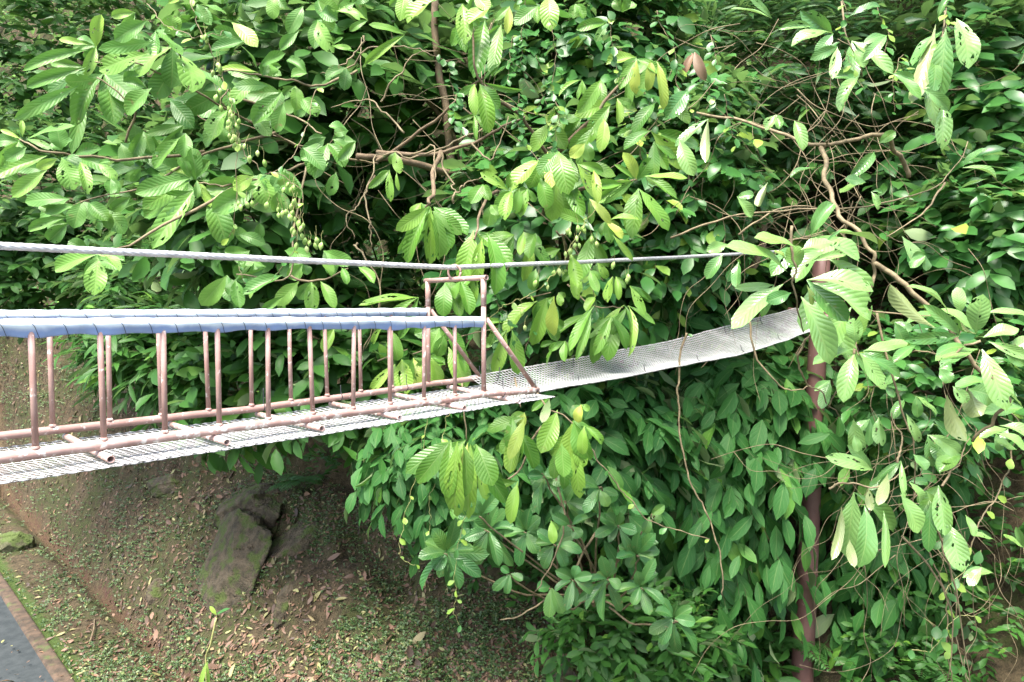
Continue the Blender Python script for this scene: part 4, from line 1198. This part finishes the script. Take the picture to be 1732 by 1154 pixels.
# ---- 6. climbing and hanging vines
def creeper(name, label, paths, Lpx, step, mat, young=0.1, wl=0.62, droop=0.6, r=0.0035, tint=0.6, fruits=None, twig=M_TWIG, group=None):
    f0 = paths[0][0]
    o = thing(name, label, "vine", at(f0[0], f0[1], f0[2]), group)
    lv, tb = Leaves(), Tubes()
    for P in paths:
        Q = spline(np.array([at(*p) for p in P]), 10)
        s = np.arange(len(Q)) * 0.4
        for c in range(3):
            Q[:, c] += 0.03 * fbm(s, s * 0 + c * 7 + P[0][0], 0, 3, 3)
        tb.add(Q, r, r * 0.6, 5)
        seg = np.concatenate([[0], np.cumsum(np.linalg.norm(np.diff(Q, axis=0), axis=1))])
        Ym = Q[:, 1].mean()
        n = max(2, int(seg[-1] / (step * Ym / F)))
        tpos = np.linspace(0, seg[-1], n)
        pos = np.stack([np.interp(tpos, seg, Q[:, c]) for c in range(3)], -1)
        L = Lpx * Ym / F
        ang = rng.uniform(0, 6.28, n)
        d = np.stack([np.cos(ang), -0.5 * np.abs(np.sin(ang)), np.sin(ang) * 0.3 - droop], -1)
        sc = rng.uniform(0.6, 1.15, n)
        lv.add(pos + rng.normal(0, 0.006, pos.shape), d, UP * 0.5 + TOCAM * 0.8 + rng.normal(0, 0.35, (n, 3)), L * sc, L * wl * sc, rng.normal(0.3, 0.2, n), rng.uniform(0.1, 0.4, n),
               np.clip(rng.normal(tint, 0.2, n), 0, 1), np.where(rng.random(n) < young, rng.uniform(0.4, 1, n), 0))
    lv.build("foliage", mat, o, nt_=4, ns=2, shape=(0.7, 0.6), petiole=0.1)
    tb.build("stem", twig, o)
    if fruits:
        for cluster in fruits:
          V, Q, C = [], [], []
          nb = 0
          ft = Tubes()
          for (fx, fy, fY) in cluster:
            p = at(fx, fy, fY)
            ln = rng.uniform(10, 14.5) * fY / F
            wd = ln * rng.uniform(0.30, 0.38)
            top = p + np.array([rng.normal(0, 0.012), rng.normal(0, 0.01), ln * 0.9])
            ft.add(np.array([top + (rng.normal(0, .01), 0, 0.03), top, p]), 0.0015, 0.0015, 3, cap=False)
            ax = unit(np.array([rng.normal(0, 0.22), rng.normal(0, 0.2), -1.0]))
            s1 = unit(np.cross(ax, (0.3, 1, 0)))
            s2 = np.cross(ax, s1)
            ph0 = rng.uniform(0, 6.28)
            ts = np.linspace(0, 1, 7)
            ths = np.linspace(0, 2 * np.pi, 12, endpoint=False)
            rad = np.sin(np.pi * np.clip(ts, 0.02, 0.985)) ** 0.7 * (1 - 0.25 * ts)
            lob = 0.72 + 0.42 * np.abs(np.cos(1.5 * ths + ph0)) ** 2
            vv = p + ax * (ln * ts)[:, None, None] + wd * (rad[:, None] * lob[None])[..., None] * (np.cos(ths)[None, :, None] * s1 + np.sin(ths)[None, :, None] * s2)
            V.append(vv.reshape(-1, 3))
            i, j = np.meshgrid(np.arange(6), np.arange(12), indexing="ij")
            j2 = (j + 1) % 12
            Q.append(np.stack([i * 12 + j2, (i + 1) * 12 + j2, (i + 1) * 12 + j, i * 12 + j], -1).reshape(-1, 4) + nb)
            nb += 84
            C.append(np.tile([rng.uniform(0, 1), rng.uniform(0, 0.6) * (rng.random() < 0.5), 0, 1], (84, 1)))
          fo_ = mesh_obj("fruit_cluster", np.concatenate(V), np.concatenate(Q), M_FRUIT, o, np.zeros((nb, 2)), np.concatenate(C))
          ft.build("fruit_stalks", M_GTWIG, fo_)
    return o

fr = []
for (cx, cy, sx, sy, n) in ((372, 112, 10, 12, 8), (378, 172, 12, 16, 10), (390, 205, 12, 16, 12), (398, 232, 14, 16, 16), (430, 262, 16, 10, 8), (480, 312, 24, 6, 7), (420, 338, 24, 6, 9),
                            (475, 360, 14, 10, 8), (498, 355, 12, 20, 12), (505, 385, 16, 14, 12), (512, 412, 18, 10, 8), (350, 60, 14, 18, 5), (535, 408, 8, 8, 5)):
    fr.append([])
    for k in range(max(2, int(n * 0.6))):
        fr[-1].append((cx + rng.normal(0, sx * 0.6), cy + rng.normal(0, sy * 0.6), 4.95 + rng.normal(0, 0.05)))
creeper("fruiting_vine", "climbing vine strung with pale green winged fruits, left of centre", [[(318,-20,5.1),(335,40,5.0),(362,90,5.0),(385,150,5.0),(395,200,5.0),(402,240,5.0),(400,330,5.0),(388,405,5.1)],
        [(402,240,5.0),(440,285,5.0),(480,300,5.0),(512,335,5.0),(500,400,5.0),(480,450,5.1),(430,490,5.2),(400,450,5.2)], [(535,150,5.4),(520,210,5.3),(495,265,5.1),(455,295,5.0)],
        [(250,5,5.2),(290,50,5.1),(340,62,5.0),(380,55,5.1)]], 17, 26, M_SMALL, 0.4, 0.6, fruits=fr, tint=0.8)
cf = []
for (cx, cy, n) in ((975, 385, 10), (965, 415, 8), (1000, 420, 4), (928, 465, 5), (945, 440, 3), (1055, 455, 5), (885, 520, 2)):
    cf.append([])
    for k in range(max(2, int(n * 0.6))):
        cf[-1].append((cx + rng.normal(0, 9), cy + rng.normal(0, 9), 5.7 + rng.normal(0, 0.05)))
creeper("fruiting_vine", "thin vine with cream winged fruits crossing the cable right of the arch", [[(1010,350,5.9),(985,385,5.8),(960,430,5.7),(930,470,5.7),(890,500,5.7),(855,515,5.7),(820,545,5.8)]], 15, 30, M_SMALL, 0.5, fruits=cf, twig=M_GTWIG)
creeper("hanging_creeper", "round-leaved creeper strands dangling at the top centre between big leaves", [[(890,-20,6.0),(885,40,5.9),(880,90,5.9),(895,150,5.9)], [(930,30,5.9),(938,90,5.9),(930,140,5.9),(905,190,5.9)],
        [(870,60,5.9),(862,100,5.9),(858,140,5.9)], [(905,95,5.9),(930,150,5.9),(945,195,5.8),(935,250,5.8)], [(880,160,5.9),(875,210,5.9),(890,245,5.9)], [(960,130,5.9),(955,180,5.9)],
        [(770,160,5.9),(765,200,5.9),(785,220,5.9)], [(740,95,6.1),(760,110,6.1),(765,150,6.1),(775,175,6.1)]], 17, 7, M_SMALL, 0.12, 0.66, tint=0.7)
creeper("hanging_creeper", "round-leaved creeper hanging left of the dry curled leaf at upper right", [[(1110,20,6.2),(1140,90,6.1),(1150,150,6.1),(1175,200,6.1),(1190,250,6.1)], [(1180,110,6.1),(1200,150,6.1),(1215,180,6.1)],
        [(1225,160,6.1),(1235,215,6.1),(1245,245,6.1)], [(1090,150,6.2),(1110,220,6.2),(1120,280,6.2)], [(1030,20,6.1),(1035,70,6.1),(1045,130,6.1)], [(1200,60,6.3),(1215,110,6.2)],
        [(1150,240,6.2),(1165,300,6.2),(1175,340,6.2)], [(1060,190,6.2),(1085,260,6.2),(1095,310,6.2)]], 20, 9, M_SMALL, 0.15, 0.62, tint=0.55)
creeper("hanging_creeper", "bright-leaved creeper running down past the pale whorl at upper right", [[(1425,-30,6.0),(1428,30,5.9),(1422,70,5.9),(1440,110,5.9),(1460,150,5.9)], [(1590,0,6.0),(1600,30,5.9),(1585,90,5.8)],
        [(1525,90,6.1),(1510,140,6.0),(1515,190,6.0)], [(1480,10,6.2),(1500,60,6.1),(1490,110,6.1)]], 19, 9, M_SMALL, 0.35, 0.6, tint=0.75)
creeper("hanging_creeper", "small bluish-leaved creeper behind the arch and right brace", [[(870,440,5.9),(840,500,5.9),(860,540,5.9),(875,590,5.9)], [(830,470,5.9),(845,530,5.9),(838,600,5.9)], [(900,560,6.0),(885,610,6.0),(900,640,6.0)], [(1000,470,6.0),(1010,540,6.0)]],
        18, 10, M_SMALL, 0.08, 0.66, tint=0.5)
creeper("dangling_vine", "thin bare vine with tiny yellow leaves below the bridge, ending at bare earth", [[(722,700,5.6),(715,770,5.6),(695,830,5.6),(675,920,5.6),(680,945,5.6),(700,955,5.6)]], 14, 34, M_SMALL, 0.6, twig=M_GTWIG, r=0.0025)
creeper("dangling_vine", "short drooping vine with lone pale leaves left of the under-bridge leaf bunch", [[(760,690,5.6),(752,730,5.6),(740,800,5.6),(728,850,5.6),(726,900,5.6)]], 15, 28, M_SMALL, 0.5, twig=M_GTWIG, r=0.0025)
creeper("dangling_vine", "vine end with light green leaflets hanging in front of the earth bank", [[(790,860,6.4),(770,950,6.4),(772,1000,6.4),(768,1030,6.4),(776,1058,6.4)]], 15, 16, M_SMALL, 0.4, twig=M_GTWIG, r=0.0025)
creeper("liana", "long smooth tan liana looping from net edge down past the creeper curtain", [[(1160,560,6.4),(1148,640,6.4),(1150,720,6.4),(1165,800,6.4),(1195,870,6.4),(1215,930,6.4),(1222,1010,6.4)]], 16, 200, M_SMALL, 0.3, r=0.011)
creeper("liana", "slanting thin liana from the rail end to the creeper curtain", [[(985,740,6.3),(1020,790,6.3),(1060,840,6.3),(1110,885,6.3),(1200,912,6.3)]], 16, 60, M_SMALL, 0.5, r=0.007)
creeper("liana", "reddish twin lianas winding down the dark lower right corner", [[(1555,880,6.1),(1570,930,6.1),(1600,1010,6.1),(1602,1080,6.1),(1610,1160,6.1)], [(1590,920,6.1),(1612,990,6.1),(1620,1080,6.1),(1640,1160,6.1)],
        [(1720,740,6.2),(1690,830,6.2),(1650,900,6.1),(1620,990,6.1)]], 22, 30, M_SMALL, 0.3, r=0.008)
creeper("dangling_vine", "yellowish vine twig with small leaves reaching right at the bottom right", [[(1545,1100,6.0),(1580,1100,6.0),(1610,1050,6.0),(1650,1040,6.0)], [(1580,1060,6.0),(1560,1045,6.0)], [(1600,1000,6.0),(1640,960,6.0),(1660,930,6.0)]], 24, 22, M_SMALL, 0.4, twig=M_GTWIG)

# bare tangle of lianas behind the net's far end
def tangle(n, x0, x1, y0, y1, Y0, Y1, rlo, rhi, drop):
    tb = Tubes()
    for i in range(n):
        x, y, Y = rng.uniform(x0, x1), rng.uniform(y0, y1), rng.uniform(Y0, Y1)
        a = rng.choice([math.pi / 2, 0.35, 2.7, 1.2, 1.9]) + rng.normal(0, 0.35)
        pts = []
        st = rng.uniform(28, 60)
        for k in range(rng.integers(5, 11)):
            pts.append(at(x, y, Y))
            a += rng.normal(0, 0.42)
            a += (math.pi / 2 - a) * drop
            x += math.cos(a) * st
            y += math.sin(a) * st
            Y += rng.normal(0, 0.12)
        r = rng.uniform(rlo, rhi)
        tb.add(spline(np.array(pts), 5), r, r * 0.6, 5)
    return tb
tg = tangle(85, 1130, 1560, 20, 400, 7.0, 9.0, 0.002, 0.006, 0.04)
tag(tg.build("vine_tangle", M_TWIG), "tangle of bare tan vines filling the dark space at upper right", "vines", kind="stuff")
tg = tangle(60, 1400, 1700, 420, 1000, 6.2, 8.0, 0.002, 0.005, 0.08)
tag(tg.build("vine_tangle", M_TWIG), "thin bare vines hanging among pale leaves right of the pole", "vines", kind="stuff")
tg = tangle(36, 540, 900, 20, 330, 7.4, 8.8, 0.002, 0.006, 0.02)
tag(tg.build("vine_tangle", M_TWIG), "sparse bare twigs in the gap left of the centre tree", "vines", kind="stuff")

# thin trunks behind
def trunk_tree(label, pts, r0, r1):
    base = at(*pts[0])
    o = thing("young_tree", label, "tree", base, "thin trunks in the shade")
    tb = Tubes()
    limb(tb, pts, r0, r1, jit=0.05, sides=9)
    tb.build("trunk", M_BARK, o)
trunk_tree("slim upright trunk in the gap right of the crooked boughs", [(775,330,9.0),(755,200,9.0),(742,120,9.0),(735,-40,9.0)], 0.055, 0.045)
trunk_tree("thin slanting trunk behind the crooked boughs", [(785,300,9.2),(760,220,9.2),(700,150,9.2),(640,120,9.2)], 0.04, 0.03)
trunk_tree("thicker mossy trunk behind the leaves at the top centre", [(965,520,9.0),(945,300,9.0),(935,150,9.0),(955,-40,9.0)], 0.07, 0.055)
trunk_tree("thin dark trunk under the net beside the rail end", [(1045,800,8.8),(1045,700,8.8),(1050,600,8.8)], 0.025, 0.022)
trunk_tree("slim leaning trunk behind the cable end and pale whorl", [(1270,460,8.8),(1290,380,8.8),(1240,300,8.8),(1205,270,8.8)], 0.05, 0.035)

# dry curled leaf caught in the vines
o = thing("dry_leaf", "large curled brown dead leaf caught in the vines at upper right", "leaf", at(1180, 95, 6.1))
lv = Leaves()
hero(lv, None, [(1172,92,1160,122,16),(1175,88,1190,132,18),(1170,90,1185,110,14)], 0, 0, 1.0, 6.1, dY=0.02)
lv.build("blade", M_LITTER, o, nt_=8, ns=4)

# ------------------------------------------------------------------ bank details: rocks, litter, weeds
def slope_n(P):
    e = 0.08
    zx = (terrain(P[:, 0] + e, P[:, 1]) - terrain(P[:, 0] - e, P[:, 1])) / (2 * e)
    zy = (terrain(P[:, 0], P[:, 1] + e) - terrain(P[:, 0], P[:, 1] - e)) / (2 * e)
    return unit(np.stack([-zx, -zy, np.ones(len(P))], -1))
def rock(name, label, px, py, sx, sy, sz, mat, seed, sink=0.35, rot=0.0, group=None, flat=0.0):
    P, okk = hit(px, py, 6, 45)
    p = P[0]
    n = 150
    th = np.linspace(0, np.pi, n // 2 + 1)
    ph = np.linspace(0, 2 * np.pi, n, endpoint=False)
    TH, PH = np.meshgrid(th, ph, indexing="ij")
    d = np.stack([np.sin(TH) * np.cos(PH), np.sin(TH) * np.sin(PH), np.cos(TH)], -1)
    # facet the ball with random cutting planes, then roughen
    r = np.ones(TH.shape)
    rg = np.random.default_rng(seed)
    for k in range(34):
        nv = unit(rg.normal(0, 1, 3) * np.array([1.0, 1.3, 1.0]))
        h = rg.uniform(0.66, 0.93)
        dt = d @ nv
        r = np.where(dt > 1e-3, np.minimum(r, h / np.maximum(dt, 1e-3)), r)
    # slanting beds: each steps back a little from the one below
    bed = d[..., 2] * 2.3 + d[..., 0] * 1.1 + 0.10 * fbm(d[..., 0] * 3, d[..., 1] * 3, d[..., 2] * 3, seed + 5, 3) + seed
    fr_ = bed - np.floor(bed)
    stp = lat(np.floor(bed).astype(np.int64), np.full(bed.shape, seed), np.zeros(bed.shape, np.int64), 4)
    r = r * (0.86 + 0.20 * stp) - 0.06 * np.clip(0.10 - fr_, 0, 1) / 0.10
    r = r + 0.035 * fbm(d[..., 0] * 6 + seed, d[..., 1] * 6, d[..., 2] * 6, seed, 4)
    nb = slope_n(p[None])[0] if name != "boulder" else UP
    if name != "boulder":
        nb = unit(nb * 0.7 + np.array([-0.55, -0.6, 0.25]))
    ax = unit(np.cross(nb, UP)) if name != "boulder" else np.array([1.0, 0, 0])
    cr, sr = math.cos(rot), math.sin(rot)
    up2 = np.cross(ax, nb)
    a2, b2 = ax * cr + up2 * sr, up2 * cr - ax * sr
    V = p + (d[..., 0] * r * sx)[..., None] * a2 + (d[..., 2] * r * sz)[..., None] * b2 + (d[..., 1] * r * sy)[..., None] * nb - nb * sink * sy
    i, j = np.meshgrid(np.arange(len(th) - 1), np.arange(n), indexing="ij")
    j2 = (j + 1) % n
    q = np.stack([i * n + j, (i + 1) * n + j, (i + 1) * n + j2, i * n + j2], -1).reshape(-1, 4)
    return tag(mesh_obj(name, V.reshape(-1, 3), q, mat), label, "rock", group)
RK = "rocks set in the bank"
rock("boulder", "rounded moss-covered boulder on the verge near the road's left edge", 22, 928, 0.58, 0.46, 0.45, M_BOULDER, 3, -0.15)
rock("rock_outcrop", "largest grey-green rock slab bedded in the bank below the bridge", 370, 935, 1.15, 0.50, 1.5, M_ROCK, 8, 0.45, 0.12, RK)
rock("rock_outcrop", "slanting rock ledge above the largest slab with a dark gap beneath", 400, 835, 1.3, 0.55, 0.7, M_ROCK, 15, 0.4, -0.35, RK)
rock("rock_outcrop", "tall mossy rock right of the largest slab", 462, 890, 0.6, 0.42, 1.45, M_ROCK, 22, 0.45, 0.1, RK)
rock("rock_outcrop", "small pillar-like rock at the lower right of the largest slab", 478, 1005, 0.24, 0.2, 0.46, M_ROCK, 31, 0.2, 0.0, RK)
rock("rock_outcrop", "low brown stone left of the largest slab", 262, 945, 0.42, 0.3, 0.36, M_ROCK, 44, 0.3, 0.1, RK)
rock("rock_outcrop", "thin dark stone ledge just under the net's left part", 275, 800, 0.95, 0.4, 0.34, M_ROCK, 51, 0.3, -0.2, RK)
rock("rock_outcrop", "dark stone edge seen between the left balusters", 205, 660, 0.9, 0.3, 0.4, M_ROCK, 63, 0.35, -0.2, RK)
rock("rock_outcrop", "small shadowed ledge of earth-brown rock at the bank's lower right", 940, 1090, 0.4, 0.2, 0.25, M_ROCK, 71, 0.3, 0.1, RK)

BARE = [(-300, 540), (210, 560), (330, 640), (400, 760), (520, 790), (640, 860), (850, 990), (1060, 1110), (1150, 1400), (-300, 1400)]
def bare_samples(n, poly=BARE):
    a = rng.uniform(-300, 1150, n * 2)
    b = rng.uniform(540, 1400, n * 2)
    k = poly_in(a, b, poly)
    P, okk = hit(a[k][:n], b[k][:n], 5.0, 45.0, 0.05)
    P = P[okk]
    u = (P[:, 0] + P[:, 1]) * 0.7071
    keep = (u > 2.75) | (rng.random(len(P)) < 0.12)
    P = P[keep]
    P[:, 2] = np.maximum(P[:, 2], np.where((P[:, 0] + P[:, 1]) * 0.7071 < 2.75, 0.05, -9))
    return P
P = bare_samples(26000)
dens = fbm(P[:, 0] * 0.7, P[:, 1] * 0.7, P[:, 2] * 0.7, 77, 3)
P = P[rng.random(len(P)) < np.clip(0.8 + 1.1 * dens, 0.3, 1)]
nn = slope_n(P)
n = len(P)
lv = Leaves()
sc = rng.lognormal(math.log(0.078), 0.42, n)
lv.add(P + nn * 0.02, np.cross(nn, unit(rng.normal(0, 1, (n, 3)))), nn + rng.normal(0, 0.35, (n, 3)), sc, sc * rng.uniform(0.3, 0.5, n), rng.normal(0.2, 0.7, n), rng.uniform(0, 0.7, n),
       rng.random(n), np.where(rng.random(n) < 0.16, rng.uniform(0.3, 1, n), 0), 0.0, rng.normal(0, 0.1, n))
tag(lv.build("leaf_litter", M_LITTER, None, nt_=4, ns=2), "brown and tan fallen leaves scattered over the bank and verge", "fallen leaves", kind="stuff")
P = bare_samples(30000)
dens = fbm(P[:, 0] * 0.9 + 9, P[:, 1] * 0.9, P[:, 2] * 0.9, 55, 3)
P = P[(rng.random(len(P)) < np.clip(0.55 + 1.6 * dens, 0.06, 1)) & ((P[:, 0] + P[:, 1]) * 0.7071 > 2.72)]
nn = slope_n(P)
lv = Leaves()
sprigs(lv, None, P, nn + rng.normal(0, 0.4, P.shape), 0.06, 5, 0.052, 0.026, 0.15, (0.6, 0.25), 0.15)
tag(lv.build("ground_weeds", M_WEED, None, nt_=3, ns=2), "tiny green weeds and seedlings dotting the earth bank", "weeds", kind="stuff")

# pale green stalk standing on the verge
P, okk = hit(352, 1148, 6, 40)
b = P[0]
o = thing("broken_stalk", "pale green broken plant stalk standing on the lower bank", "plant", b)
tb, lv = Tubes(), Leaves()
top, okk = hit(366, 1040, 6, 40)
Yb = b[1]
tb.add(spline(np.array([b, at(348, 1120, Yb - 0.05), at(356, 1090, Yb - 0.1), at(366, 1045, Yb - 0.1)]), 6), 0.009, 0.015, 8)
tb.build("stalk", M_GTWIG, o)
hero(lv, None, [(350,1120,335,1160,8,'y'),(350,1118,352,1165,6,'y'),(366,1040,385,1032,8),(366,1040,356,1028,7,'y')], 0, 0, 1.0, Yb - 0.12, dY=0.02)
lv.build("blades", M_SMALL, o)
# one fallen twig and the bright yellow leaf on the verge
P, okk = hit(np.array([152, 160]), np.array([1090, 1050]), 6, 40)
tb = Tubes()
tb.add(spline(np.array([P[0] + (0, 0, 0.03), (P[0] + P[1]) / 2 + (0.03, 0, 0.06), P[1] + (0, 0, 0.03)]), 6), 0.018, 0.012, 7)
tag(tb.build("fallen_twig", M_BARK), "short brown fallen stick lying on the verge", "stick")
